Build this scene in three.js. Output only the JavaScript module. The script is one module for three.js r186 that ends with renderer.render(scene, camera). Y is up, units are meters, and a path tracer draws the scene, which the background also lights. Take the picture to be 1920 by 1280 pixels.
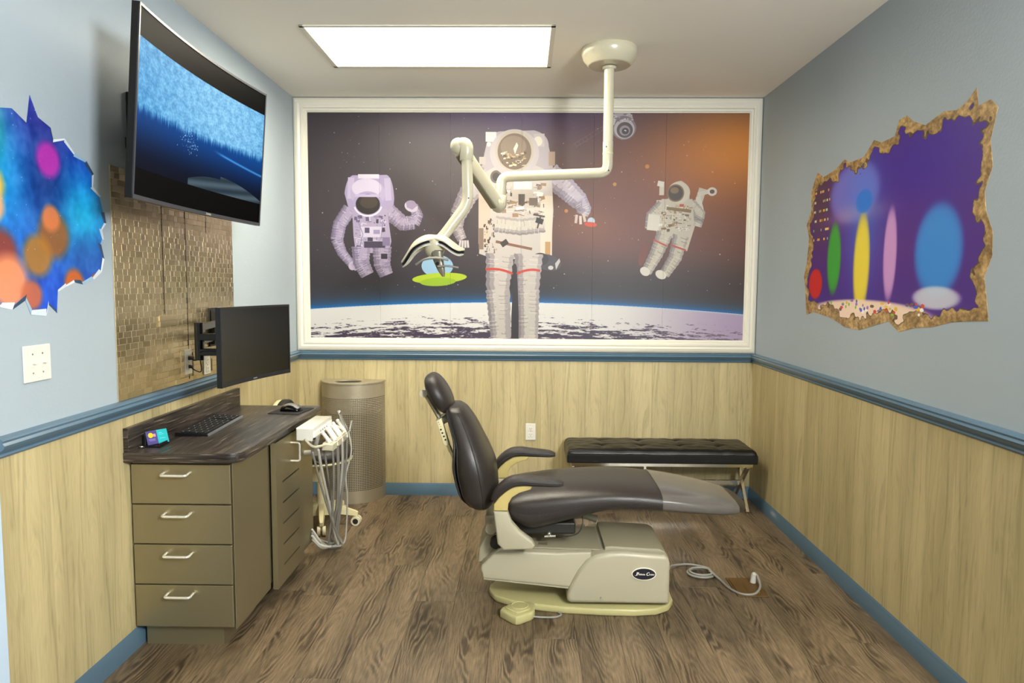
import * as THREE from 'three';
import { RoundedBoxGeometry } from 'three/addons/geometries/RoundedBoxGeometry.js';
import { mergeGeometries, mergeVertices, toCreasedNormals } from 'three/addons/utils/BufferGeometryUtils.js';
import { RectAreaLightUniformsLib } from 'three/addons/lights/RectAreaLightUniformsLib.js';
import { createNoise2D } from 'simplex-noise';

// ------------------------------------------------------------------ camera, exposure
const renderer = new THREE.WebGLRenderer();
renderer.toneMapping = THREE.LinearToneMapping;
renderer.toneMappingExposure = 1.55;
renderer.shadowMap.enabled = true;
RectAreaLightUniformsLib.init();
const scene = new THREE.Scene();
scene.background = new THREE.Color(0x000000);
const camera = new THREE.PerspectiveCamera(2 * Math.atan(640 / 1326.8) * 180 / Math.PI, 1.5, 0.05, 40);
camera.position.set(0, 1.464, 0);
camera.rotation.set(-0.0805, 0.0164, 0.0059, 'YXZ');
// ceiling panels: [centre x, centre z, radiance]; their lamps are made with the fittings below
const PANELS = [[-0.475, -3.82, 16], [1.9, 0.7, 60]];
const SOFTBOX = { at: [1.3, 2.1, 0.14], aim: [-1.0, 3.7, -2.1], power: 130, tint: new THREE.Color(0.93, 0.97, 1) };   // photographer's lamp beside the camera
const PANEL_TINT = [new THREE.Color(1, 0.9, 0.69), new THREE.Color(1, 0.98, 0.9)];

// ------------------------------------------------------------------ helpers
const V = (x, y, z) => new THREE.Vector3(x, y, z);
let seed = 12345;
const rnd = () => { seed = (seed * 1664525 + 1013904223) >>> 0; return seed / 4294967296; };
const seeded = (s) => () => { s = (s * 1664525 + 1013904223) >>> 0; return s / 4294967296; };
const nz = createNoise2D(seeded(77));
const sm = (a, b, x) => { const t = Math.min(1, Math.max(0, (x - a) / (b - a))); return t * t * (3 - 2 * t); };
const mix = (a, b, t) => a + (b - a) * t;
const used = {};
const numbered = (n) => { const k = used[n] = (used[n] ?? -1) + 1; return k ? n + '_' + String(k).padStart(3, '0') : n; };
const ORG = new WeakMap();
function thing(name, label, category, [x, y, z], group) {
  const o = new THREE.Group(); o.name = numbered(name); o.position.set(x, y, z); scene.add(o);
  o.userData = { label, category }; if (group) o.userData.group = group;
  ORG.set(o, V(x, y, z)); return o;
}
function part(name, geo, mat, parent, label) {           // geometry given in room coordinates
  const g = Array.isArray(geo) ? merge(geo) : geo, o = ORG.get(parent);
  if (o) g.translate(-o.x, -o.y, -o.z);
  const m = new THREE.Mesh(g, mat); m.name = name; m.castShadow = m.receiveShadow = true; parent.add(m);
  if (o) ORG.set(m, o);
  if (label) m.userData.label = label;
  return m;
}
function single(name, geo, mat, label, category, group) {
  const m = new THREE.Mesh(Array.isArray(geo) ? merge(geo) : geo, mat); m.name = numbered(name); m.castShadow = m.receiveShadow = true; scene.add(m);
  m.userData = { label, category }; if (group) m.userData.group = group; return m;
}
function struct(name, geo, mat, label) {
  const m = new THREE.Mesh(Array.isArray(geo) ? merge(geo) : geo, mat); m.name = name; m.castShadow = m.receiveShadow = true; scene.add(m);
  m.userData = { kind: 'structure' }; if (label) m.userData.label = label; return m;
}
function merge(list) {
  return mergeGeometries(list.map((g) => {
    const n = g.index ? g.toNonIndexed() : g; for (const k of Object.keys(n.attributes)) if (!['position', 'normal', 'uv'].includes(k)) n.deleteAttribute(k);
    if (!n.attributes.uv) n.setAttribute('uv', new THREE.BufferAttribute(new Float32Array(n.attributes.position.count * 2), 2));
    return n;
  }));
}
function box(cx, cy, cz, w, h, d, r = 0) {
  const g = r ? new RoundedBoxGeometry(w, h, d, 2, Math.min(r, w / 2.01, h / 2.01, d / 2.01)) : new THREE.BoxGeometry(w, h, d);
  return g.translate(cx, cy, cz);
}
const span = (x0, x1, y0, y1, z0, z1, r) => box((x0 + x1) / 2, (y0 + y1) / 2, (z0 + z1) / 2, Math.abs(x1 - x0), Math.abs(y1 - y0), Math.abs(z1 - z0), r);
function metric(g) {          // uv in metres by dominant normal
  g = g.index ? g.toNonIndexed() : g;
  const p = g.attributes.position, n = g.attributes.normal, uv = new Float32Array(p.count * 2);
  for (let i = 0; i < p.count; i++) {
    const a = Math.abs(n.getX(i)), b = Math.abs(n.getY(i)), c = Math.abs(n.getZ(i));
    const [u, v] = a > b && a > c ? [p.getZ(i), p.getY(i)] : b > c ? [p.getZ(i), p.getX(i)] : [p.getX(i), p.getY(i)];
    uv[2 * i] = u; uv[2 * i + 1] = v;
  }
  g.setAttribute('uv', new THREE.BufferAttribute(uv, 2)); return g;
}
function cyl(a, b, r0, r1 = r0, seg = 20, open = false) {
  const d = b.clone().sub(a), g = new THREE.CylinderGeometry(r1, r0, d.length(), seg, 1, open);
  g.applyQuaternion(new THREE.Quaternion().setFromUnitVectors(V(0, 1, 0), d.clone().normalize()));
  return g.translate((a.x + b.x) / 2, (a.y + b.y) / 2, (a.z + b.z) / 2);
}
const ball = (c, r, s = 18) => new THREE.SphereGeometry(r, s, Math.round(s * 0.7)).translate(c.x, c.y, c.z);
function tube(pts, r, seg = 40, rad = 8, tension = 0.5, closed = false) {
  return new THREE.TubeGeometry(new THREE.CatmullRomCurve3(pts, closed, 'catmullrom', tension), seg, r, rad, closed);
}
function capped(pts, r, seg = 40, rad = 10, tension = 0.5) { return [tube(pts, r, seg, rad, tension), ball(pts[0], r, rad), ball(pts[pts.length - 1], r, rad)]; }
function pipe(pts, r, bend = 0.03, seg = 14) {           // straight runs with rounded elbows
  const path = new THREE.CurvePath(); let prev = pts[0];
  for (let i = 1; i < pts.length - 1; i++) {
    const p = pts[i], a = p.clone().add(prev.clone().sub(p).setLength(bend)), b = p.clone().add(pts[i + 1].clone().sub(p).setLength(bend));
    path.add(new THREE.LineCurve3(prev, a)); path.add(new THREE.QuadraticBezierCurve3(a, p, b)); prev = b;
  }
  path.add(new THREE.LineCurve3(prev, pts[pts.length - 1]));
  const all = []; for (const c of path.curves) { const k = c.isLineCurve3 ? 1 : 6; for (let i = all.length ? 1 : 0; i <= k; i++) all.push(c.getPoint(i / k)); }
  const list = [];
  const rings = all.map((p, i) => { const t = all[Math.min(i + 1, all.length - 1)].clone().sub(all[Math.max(i - 1, 0)]).normalize(); return { p, t }; });
  let nrm = Math.abs(rings[0].t.y) > 0.9 ? V(1, 0, 0) : V(0, 1, 0);
  const R = rings.map(({ p, t }) => { nrm = nrm.clone().sub(t.clone().multiplyScalar(nrm.dot(t))).normalize(); const bn = t.clone().cross(nrm); const ring = []; for (let k = 0; k < seg; k++) { const a = k / seg * 2 * Math.PI; ring.push(p.clone().addScaledVector(nrm, Math.cos(a) * r).addScaledVector(bn, Math.sin(a) * r)); } return ring; });
  list.push(loft(R)); return list;
}
function loft(rings, caps = true, closed = true) {
  const n = rings[0].length, pos = [], idx = [], uv = [];
  rings.forEach((r, i) => r.forEach((p, k) => { pos.push(p.x, p.y, p.z); uv.push(k / n, i / (rings.length - 1)); }));
  for (let i = 0; i < rings.length - 1; i++) for (let k = 0; k < (closed ? n : n - 1); k++) {
    const a = i * n + k, b = i * n + (k + 1) % n, c = a + n, d = b + n; idx.push(a, b, d, a, d, c);
  }
  if (caps) for (const [i, f] of [[0, -1], [rings.length - 1, 1]]) {
    const c = rings[i].reduce((s, p) => s.add(p), V(0, 0, 0)).multiplyScalar(1 / n), base = pos.length / 3; pos.push(c.x, c.y, c.z); uv.push(0.5, 0.5);
    for (let k = 0; k < n; k++) { const a = i * n + k, b = i * n + (k + 1) % n; f < 0 ? idx.push(base, b, a) : idx.push(base, a, b); }
  }
  const g = new THREE.BufferGeometry(); g.setAttribute('position', new THREE.Float32BufferAttribute(pos, 3)); g.setAttribute('uv', new THREE.Float32BufferAttribute(uv, 2)); g.setIndex(idx);
  g.computeVertexNormals(); return g;
}
function ext(pts, z0, z1, bevel = 0, smooth = false, hole) {     // polygon in x,y pushed along z
  const s = new THREE.Shape(); const P = pts.map((p) => new THREE.Vector2(p[0], p[1]));
  if (smooth) { s.moveTo(P[0].x, P[0].y); s.splineThru([...P.slice(1), P[0]]); } else s.setFromPoints(P);
  if (hole) s.holes.push(new THREE.Path(hole.map((p) => new THREE.Vector2(p[0], p[1]))));
  const lo = Math.min(z0, z1), d = Math.abs(z1 - z0);
  const g = new THREE.ExtrudeGeometry(s, { depth: d - 2 * bevel, bevelEnabled: bevel > 0, bevelSize: bevel, bevelThickness: bevel, bevelOffset: -bevel, bevelSegments: 3, curveSegments: 14, steps: 1 });
  return toCreasedNormals(g.translate(0, 0, lo + bevel), 0.7);
}
function plan(pts, y0, y1, bevel = 0, smooth = false) {          // polygon in x,z pushed up
  return ext(pts.map(([x, z]) => [x, -z]), y0, y1, bevel, smooth).rotateX(-Math.PI / 2);
}
function onX(pts, x0, x1, bevel = 0, smooth = false) {           // polygon in z,y pushed along x
  return ext(pts.map(([z, y]) => [-z, y]), x0, x1, bevel, smooth).rotateY(Math.PI / 2);
}
function superRing(cx, cy, cz, a, b, e, n, map) {                // superellipse, mapped to space by map(u, v)
  const r = []; for (let k = 0; k < n; k++) { const t = k / n * 2 * Math.PI, c = Math.cos(t), s = Math.sin(t); r.push(map(cx + a * Math.sign(c) * Math.abs(c) ** e, cy + b * Math.sign(s) * Math.abs(s) ** e)); } return r;
}
const interp = (table, x) => { let i = 0; while (i < table.length - 2 && x > table[i + 1][0]) i++; const a = table[i], b = table[i + 1], t = Math.min(1, Math.max(0, (x - a[0]) / (b[0] - a[0]))); const s = t; return a.map((v, k) => mix(v, b[k], s)); };
function smoothTable(table, n) {                                  // Catmull-Rom through table rows
  const out = []; const m = table.length - 1;
  for (let i = 0; i <= n; i++) {
    const f = i / n * m, k = Math.min(m - 1, Math.floor(f)), t = f - k, p = [table[Math.max(0, k - 1)], table[k], table[k + 1], table[Math.min(m, k + 2)]];
    out.push(table[0].map((_, c) => 0.5 * (2 * p[1][c] + (p[2][c] - p[0][c]) * t + (2 * p[0][c] - 5 * p[1][c] + 4 * p[2][c] - p[3][c]) * t * t + (3 * p[1][c] - p[0][c] - 3 * p[2][c] + p[3][c]) * t ** 3)));
  }
  return out;
}

// ------------------------------------------------------------------ textures
function pixels(w, h, f, srgb = true) {
  const d = new Uint8Array(w * h * 4);
  for (let j = 0; j < h; j++) for (let i = 0; i < w; i++) { const c = f(i, j), k = (j * w + i) * 4; d[k] = Math.max(0, Math.min(255, c[0])); d[k + 1] = Math.max(0, Math.min(255, c[1])); d[k + 2] = Math.max(0, Math.min(255, c[2])); d[k + 3] = 255; }
  const t = new THREE.DataTexture(d, w, h); t.magFilter = THREE.LinearFilter; t.minFilter = THREE.LinearFilter; if (srgb) t.colorSpace = THREE.SRGBColorSpace; t.wrapS = t.wrapT = THREE.RepeatWrapping; t.needsUpdate = true; return t;
}
function canvasTexture(w, h, draw) { const c = document.createElement('canvas'); c.width = w; c.height = h; draw(c.getContext('2d'), w, h); const t = new THREE.CanvasTexture(c); t.colorSpace = THREE.SRGBColorSpace; return t; }
function floorWood(s) {                                           // a 0.18 x 1.22 m vinyl oak plank
  const R = seeded(s * 977 + 5), cx = 0.03 + 0.12 * R(), cy = 1.22 * R(), o = 100 * R(), tone = (R() - 0.5) * 9, k2 = 0.3 + R() * 0.5;
  return pixels(256, 1536, (i, j) => {
    const x = i / 256 * 0.18, y = j / 1536 * 1.22;
    const warp = nz(x * 7 + o, y * 1.6 + o) * 0.55 + nz(x * 22 + o, y * 5) * 0.16;
    const r = Math.hypot((x - cx) * 13, (y - cy) * (0.9 + k2)) + warp * 0.5;
    const ring = Math.sin(r * 30 + nz(x * 60, y * 4 + o) * 0.8);
    const patch = sm(0.0, 0.75, nz(x * 9 - o, y * 1.7 + o * 2));
    const fine = nz(x * 420 + o, y * 9) * 0.55 + nz(x * 160 - o, y * 4) * 0.5, pore = sm(0.35, 0.8, nz(x * 700 + o, y * 16));
    const low = nz(x * 5 + o * 3, y * 0.9);
    const t = 0.53 + low * 0.13 + fine * 0.2 - patch * (0.5 + 0.5 * ring) * 0.42 - (1 - patch) * (0.5 + 0.5 * ring) * 0.12 - pore * 0.16;
    const u = Math.min(1, Math.max(0, t));
    return [mix(50, 172, u) + tone, mix(40, 149, u) + tone, mix(28, 116, u) + tone * 0.9];
  });
}
function wallWood(s) {                                            // pale limed wood, grain upright, 0.152 x 0.86 m
  const R = seeded(s * 613 + 9), o = 200 * R(), tone = (R() - 0.5) * 10;
  return pixels(128, 640, (i, j) => {
    const x = i / 128 * 0.152, y = j / 640 * 0.86;
    const w = nz(x * 10 + o, y * 1.4) * 0.02, streak = sm(0.25, 0.85, nz((x + w) * 34 + o, y * 1.1 + o)), fine = nz((x + w) * 330 + o, y * 6) * 0.5 + nz(x * 130 - o, y * 2.5) * 0.5, knot = sm(0.55, 0.9, nz(x * 26 - o, y * 4.2 + o));
    const ring = Math.sin((x * 60 + nz(x * 12 + o, y * 2.2) * 5) * 3) * 0.5 + 0.5;
    const t = 0.72 - streak * 0.17 + fine * 0.09 - knot * 0.1 - ring * 0.035 + nz(x * 6 + o, y * 0.8) * 0.1;
    return [mix(112, 214, t) + tone, mix(100, 198, t) + tone, mix(69, 149, t) + tone];
  });
}
const laminate = pixels(512, 512, (i, j) => {                     // dark streaked laminate, streaks along u
  const x = i / 512, y = j / 512, a = nz(x * 2.2, y * 60) * 0.5 + nz(x * 5, y * 190) * 0.35 + nz(x * 1.2, y * 18) * 0.4, l = sm(0.62, 0.9, nz(x * 2.6 + 9, y * 95));
  const t = Math.min(1, Math.max(0, 0.3 + a * 0.34 + l * 0.7)); return [mix(20, 140, t), mix(17, 124, t), mix(16, 108, t)];
});
const brushedBump = pixels(256, 256, (i, j) => { const v = 128 + 90 * nz(i / 256 * 3, j * 0.9) + 30 * nz(i / 40, j * 0.31); return [v, v, v]; }, false);
const leatherBump = pixels(256, 256, (i, j) => { const v = 128 + 70 * nz(i * 0.13, j * 0.13) + 50 * nz(i * 0.31 + 7, j * 0.31); return [v, v, v]; }, false);
const plasterBump = pixels(256, 256, (i, j) => { const v = 128 + 60 * nz(i * 0.11, j * 0.11) + 50 * nz(i * 0.27, j * 0.27 + 5); return [v, v, v]; }, false);
const rep = (t, x, y) => { const c = t.clone(); c.repeat.set(x, y); c.wrapS = c.wrapT = THREE.RepeatWrapping; c.needsUpdate = true; return c; };
const std = (color, roughness = 0.6, metalness = 0, more = {}) => new THREE.MeshStandardMaterial({ color, roughness, metalness, ...more });
const phys = (color, roughness, more) => new THREE.MeshPhysicalMaterial({ color, roughness, ...more });
const M = {
  wall: std(0xa1adb4, 0.62, 0, { bumpMap: rep(plasterBump, 5, 5), bumpScale: 0.0006 }),
  ceiling: std(0xf2ece0, 0.85),
  blue: std(0x536d7f, 0.3),
  paleBlue: std(0xb9cde0, 0.5),
  white: std(0xe0dbcb, 0.38),
  whitePlastic: phys(0xdcdace, 0.3, { clearcoat: 0.3 }),
  cream: phys(0xc3bca2, 0.28, { clearcoat: 0.5, clearcoatRoughness: 0.15 }),
  chairShell: std(0xa7a088, 0.4), chairDeck: std(0x8f886f, 0.55), chairPlate: std(0xb2ab78, 0.35), armCream: std(0xbba969, 0.42), deckPatch: std(0x6d6852, 0.7),
  leather: phys(0x2d2825, 0.35, { bumpMap: rep(leatherBump, 6, 3), bumpScale: 0.0005 }),
  benchLeather: phys(0x0e0c0a, 0.3, { specularIntensity: 0.7, bumpMap: rep(leatherBump, 8, 3), bumpScale: 0.0006 }),
  chrome: std(0xe6e1d2, 0.14, 1), steel: std(0xb9b5aa, 0.3, 0.9), darkSteel: std(0x3a3935, 0.45, 0.6),
  cabinet: std(0x9a9072, 0.36, 0.75, { bumpMap: rep(brushedBump, 2, 2), bumpScale: 0.0002 }),
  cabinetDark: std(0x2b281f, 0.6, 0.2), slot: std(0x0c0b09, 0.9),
  laminate: std(0xffffff, 0.36, 0, { map: rep(laminate, 1.4, 1.4) }),
  black: std(0x0b0b0c, 0.38), blackMatte: std(0x121214, 0.75), blackGloss: phys(0x050506, 0.12, {}), screenOff: phys(0x070707, 0.3, {}),
  key: std(0x17171a, 0.45), keyMark: std(0xbfbfb6, 0.6), grey: std(0x77797b, 0.5), hose: std(0x88867d, 0.45), hoseWhite: std(0xb9b5a9, 0.45),
  bin: std(0xa79d86, 0.4, 0.35), liner: std(0x15140f, 0.8), brown: std(0x5a4018, 0.55), brass: std(0xb08d3c, 0.35, 0.8), navy: std(0x1b1b3a, 0.3), blueFit: std(0x1f4fb0, 0.4), silver: std(0xcfccc2, 0.25, 0.85),
  stoolPad: phys(0x231f1c, 0.5, {}), stoolCream: std(0xd5cb9f, 0.4), castorRubber: std(0xd9d0b0, 0.5),
  handle: std(0xece8dc, 0.3, 0.55),
  tray: std(0xf6f4ee, 0.5), lens: std(0xffffff, 0.5, 0, { emissive: 0xffffff, emissiveIntensity: 2.6 }),
};

// ------------------------------------------------------------------ room shell
const XL = -1.551, XR = 1.57, ZB = -4.8225, H = 2.70, ZE = -2.015;   // side walls, back wall, ceiling, front end of the bay
struct('wall_left', span(XL - 0.12, XL, 0, H, ZB - 0.12, ZE), M.wall);
struct('wall_right', span(XR, XR + 0.12, 0, H, ZB - 0.12, ZE), M.wall);
struct('wall_back', span(XL - 0.12, XR + 0.12, 0, H, ZB - 0.12, ZB), M.wall);
// the corridor that the bay opens to
struct('wall_corridor_left', [span(-4.1, XL - 0.12, 0, H, ZE - 0.12, ZE), span(-4.22, -4.1, 0, H, ZE - 0.12, 1.72)], M.wall);
struct('wall_corridor_right', [span(XR + 0.12, 4.1, 0, H, ZE - 0.12, ZE), span(4.1, 4.22, 0, H, ZE - 0.12, 1.72)], M.wall);
struct('wall_corridor_rear', span(-4.22, 4.22, 0, H, 1.6, 1.72), M.wall);
struct('trim_1', span(XL - 0.125, XL + 0.012, 0, H, ZE - 0.004, ZE + 0.05, 0.004), M.paleBlue, 'pale blue painted end of the wall beside the wood panelling');
struct('trim_2', span(XR - 0.012, XR + 0.125, 0, H, ZE - 0.004, ZE + 0.05, 0.004), M.paleBlue);
{ // ceiling with openings for the light panels
  const s = new THREE.Shape([[-4.22, -1.72], [4.22, -1.72], [4.22, 4.95], [-4.22, 4.95]].map(([a, b]) => new THREE.Vector2(a, b)));
  for (const [x, z] of PANELS) s.holes.push(new THREE.Path([[-0.6, -0.31], [0.6, -0.31], [0.6, 0.31], [-0.6, 0.31]].map(([a, b]) => new THREE.Vector2(x + a, -z + b))));
  const g = new THREE.ExtrudeGeometry(s, { depth: 0.14, bevelEnabled: false }).rotateX(-Math.PI / 2).translate(0, H, 0);
  struct('ceiling', g, M.ceiling);
}
const floor = struct('floor', span(-4.22, 4.22, -0.1, -0.005, ZB - 0.12, 1.72), std(0x5b4a36, 0.6));
{ // vinyl oak planks laid along the room
  const mats = []; for (let s = 0; s < 9; s++) mats.push(std(0xffffff, 0.46, 0, { map: floorWood(s + 1) }));
  const W = 0.18, L = 1.22, plank = (w, l) => { const g = new RoundedBoxGeometry(w - 0.0008, 0.006, l - 0.0008, 1, 0.0008); const p = g.attributes.position, uv = g.attributes.uv; for (let i = 0; i < p.count; i++) uv.setXY(i, p.getX(i) / W + 0.5, p.getZ(i) / L + 0.5); return g; };
  const full = plank(W, L); let c = 0;
  const lay = (x, w, z0, z1, flip) => {
    const g = w === W && Math.abs(z0 - z1) > L - 1e-6 ? full : plank(w, Math.abs(z1 - z0));
    const m = new THREE.Mesh(g, mats[Math.floor(rnd() * 9)]); m.name = 'plank'; m.position.set(x, -0.003, (z0 + z1) / 2); if (flip) m.rotation.y = Math.PI; m.castShadow = m.receiveShadow = true; floor.add(m); c++;
  };
  for (let i = 0; i < 18; i++) {
    const x0 = XL - 0.02 + i * W, x1 = Math.min(x0 + W, XR + 0.02); let z = ZB - 0.02 - rnd() * L;
    while (z < ZE - 0.05) { const a = Math.max(z, ZB - 0.02), b = Math.min(z + L, ZE - 0.02); if (b - a > 0.03) lay((x0 + x1) / 2, x1 - x0 < W - 0.001 ? x1 - x0 : W, a, b, rnd() > 0.5); z += L; }
  }
  for (let i = 0; i < 46; i++) for (let z = ZE - 0.02 - (i % 3) * 0.0; z < 1.6; z += L) lay(-4.1 + (i + 0.5) * W, W, z, Math.min(z + L, 1.6), i % 2);
}
{ // wood-look boards below the rail
  const mats = []; for (let s = 0; s < 8; s++) mats.push(std(0xffffff, 0.5, 0, { map: wallWood(s + 3) }));
  const W = 0.152, y0 = 0.085, y1 = 0.95;
  const geo = (w) => { const g = new RoundedBoxGeometry(w - 0.0006, y1 - y0, 0.008, 1, 0.0006); const p = g.attributes.position, uv = g.attributes.uv; for (let i = 0; i < p.count; i++) uv.setXY(i, p.getX(i) / W + 0.5, (p.getY(i) + (y1 - y0) / 2) / 0.87); return g; };
  const full = geo(W);
  const run = (name, len, place) => {
    const root = new THREE.Group(); root.name = name; root.userData = { kind: 'structure' }; scene.add(root);
    for (let s = 0; s < len - 0.01; s += W) { const w = Math.min(W, len - s); const m = new THREE.Mesh(w === W ? full : geo(w), mats[Math.floor(rnd() * 8)]); m.name = 'board'; m.castShadow = m.receiveShadow = true; place(m, s + w / 2); m.position.y = (y0 + y1) / 2; root.add(m); }
  };
  run('wainscot_back', XR - XL, (m, s) => m.position.set(XL + s, 0, ZB + 0.004));
  run('wainscot_left', ZE - ZB, (m, s) => { m.position.set(XL + 0.004, 0, ZB + s); m.rotation.y = Math.PI / 2; });
  run('wainscot_right', ZE - ZB, (m, s) => { m.position.set(XR - 0.004, 0, ZB + s); m.rotation.y = -Math.PI / 2; });
}
{ // chair rails and skirting: profile [out from wall, height]
  const rail = [[0, 0.943], [0.012, 0.943], [0.016, 0.949], [0.012, 0.955], [0.014, 0.96], [0.03, 0.972], [0.034, 0.982], [0.028, 0.99], [0.03, 0.997], [0.02, 1.004], [0, 1.006]];
  const skirt = [[0, 0], [0.016, 0], [0.016, 0.062], [0.013, 0.068], [0.013, 0.074], [0.009, 0.082], [0.006, 0.09], [0, 0.092]];
  const sides = { back: (p) => ext(p.map(([o, y]) => [-o, y]), 0, XR - XL).rotateY(Math.PI / 2).translate(XL, 0, ZB), left: (p) => ext(p, ZB, ZE).translate(XL, 0, 0), right: (p) => ext(p.map(([o, y]) => [-o, y]), ZB, ZE).translate(XR, 0, 0) };
  let n = 3; for (const s of ['back', 'left', 'right']) { struct('trim_' + n++, sides[s](rail), M.blue, 'blue moulded chair rail'); struct('baseboard_' + s, sides[s](skirt), M.blue); }
}

// ------------------------------------------------------------------ ceiling light panels
PANELS.forEach(([x, z, power], i) => {
  const t = thing('ceiling_light', i ? 'recessed ceiling light panel of the corridor' : 'bright recessed rectangular ceiling light in front of the space mural', 'ceiling light', [x, H, z]);
  const a = 0.6, b = 0.31;
  part('frame', [span(x - a - 0.02, x + a + 0.02, H - 0.006, H, z - b - 0.02, z - b + 0.004, 0.002), span(x - a - 0.02, x + a + 0.02, H - 0.006, H, z + b - 0.004, z + b + 0.02, 0.002), span(x - a - 0.02, x - a + 0.004, H - 0.006, H, z - b - 0.02, z + b + 0.02, 0.002), span(x + a - 0.004, x + a + 0.02, H - 0.006, H, z - b - 0.02, z + b + 0.02, 0.002)], M.white, t);
  part('reflector', [span(x - a, x + a, H, H + 0.085, z - b, z - b + 0.006), span(x - a, x + a, H, H + 0.085, z + b - 0.006, z + b), span(x - a, x - a + 0.006, H, H + 0.085, z - b, z + b), span(x + a - 0.006, x + a, H, H + 0.085, z - b, z + b), span(x - a, x + a, H + 0.085, H + 0.1, z - b, z + b)], M.tray, t);
  part('lens', span(x - a + 0.008, x + a - 0.008, H + 0.07, H + 0.08, z - b + 0.008, z + b - 0.008, 0.003), M.lens, t, 'glowing white diffuser');
  for (const s of [-1, 1]) part('clip', span(x + s * (a - 0.012) - 0.005, x + s * (a - 0.012) + 0.005, H + 0.02, H + 0.05, z - 0.03, z - 0.01, 0.002), M.steel, t);
  const l = new THREE.RectAreaLight(PANEL_TINT[i], power, 2 * a - 0.03, 2 * b - 0.03); l.position.set(0, 0.066, 0); l.rotation.x = -Math.PI / 2; l.name = 'panel_light'; t.add(l);
});

{ // photographer's softbox on a stand beside the camera, aimed into the bay
  const [x, y, z] = SOFTBOX.at, c = V(x, y, z), dir = V(...SOFTBOX.aim).sub(c).normalize(), t = thing('studio_softbox', 'softbox lamp on a black light stand beside the camera', 'studio lamp', [x, 0, z]);
  const q = new THREE.Quaternion().setFromUnitVectors(V(0, 0, -1), dir), put = (g) => g.applyQuaternion(q).translate(x, y, z);
  part('stand', [cyl(V(x, 0.3, z + 0.0), V(x, y - 0.02, z), 0.012, 0.01, 12), ...[0, 1, 2].map((k) => cyl(V(x, 0.55, z), V(x + 0.3 * Math.cos(k * 2.094 + 0.5), 0.01, z + 0.3 * Math.sin(k * 2.094 + 0.5)), 0.009, 0.009, 8))], M.black, t);
  part('hood', put(loft([[0.26, 0.26, 0], [0.24, 0.24, 0.06], [0.07, 0.07, 0.26], [0.05, 0.05, 0.34]].map(([a, b, d]) => [V(-a, -b, d), V(a, -b, d), V(a, b, d), V(-a, b, d)]))), M.blackMatte, t);
  part('diffuser', put(box(0, 0, -0.004, 0.5, 0.5, 0.004)), M.lens, t, 'glowing white cloth');
  const l = new THREE.RectAreaLight(SOFTBOX.tint, SOFTBOX.power, 0.5, 0.5); l.name = 'softbox_light'; l.position.copy(dir).multiplyScalar(0.012).add(V(0, y, 0)); l.quaternion.copy(q); t.add(l);
}

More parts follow.
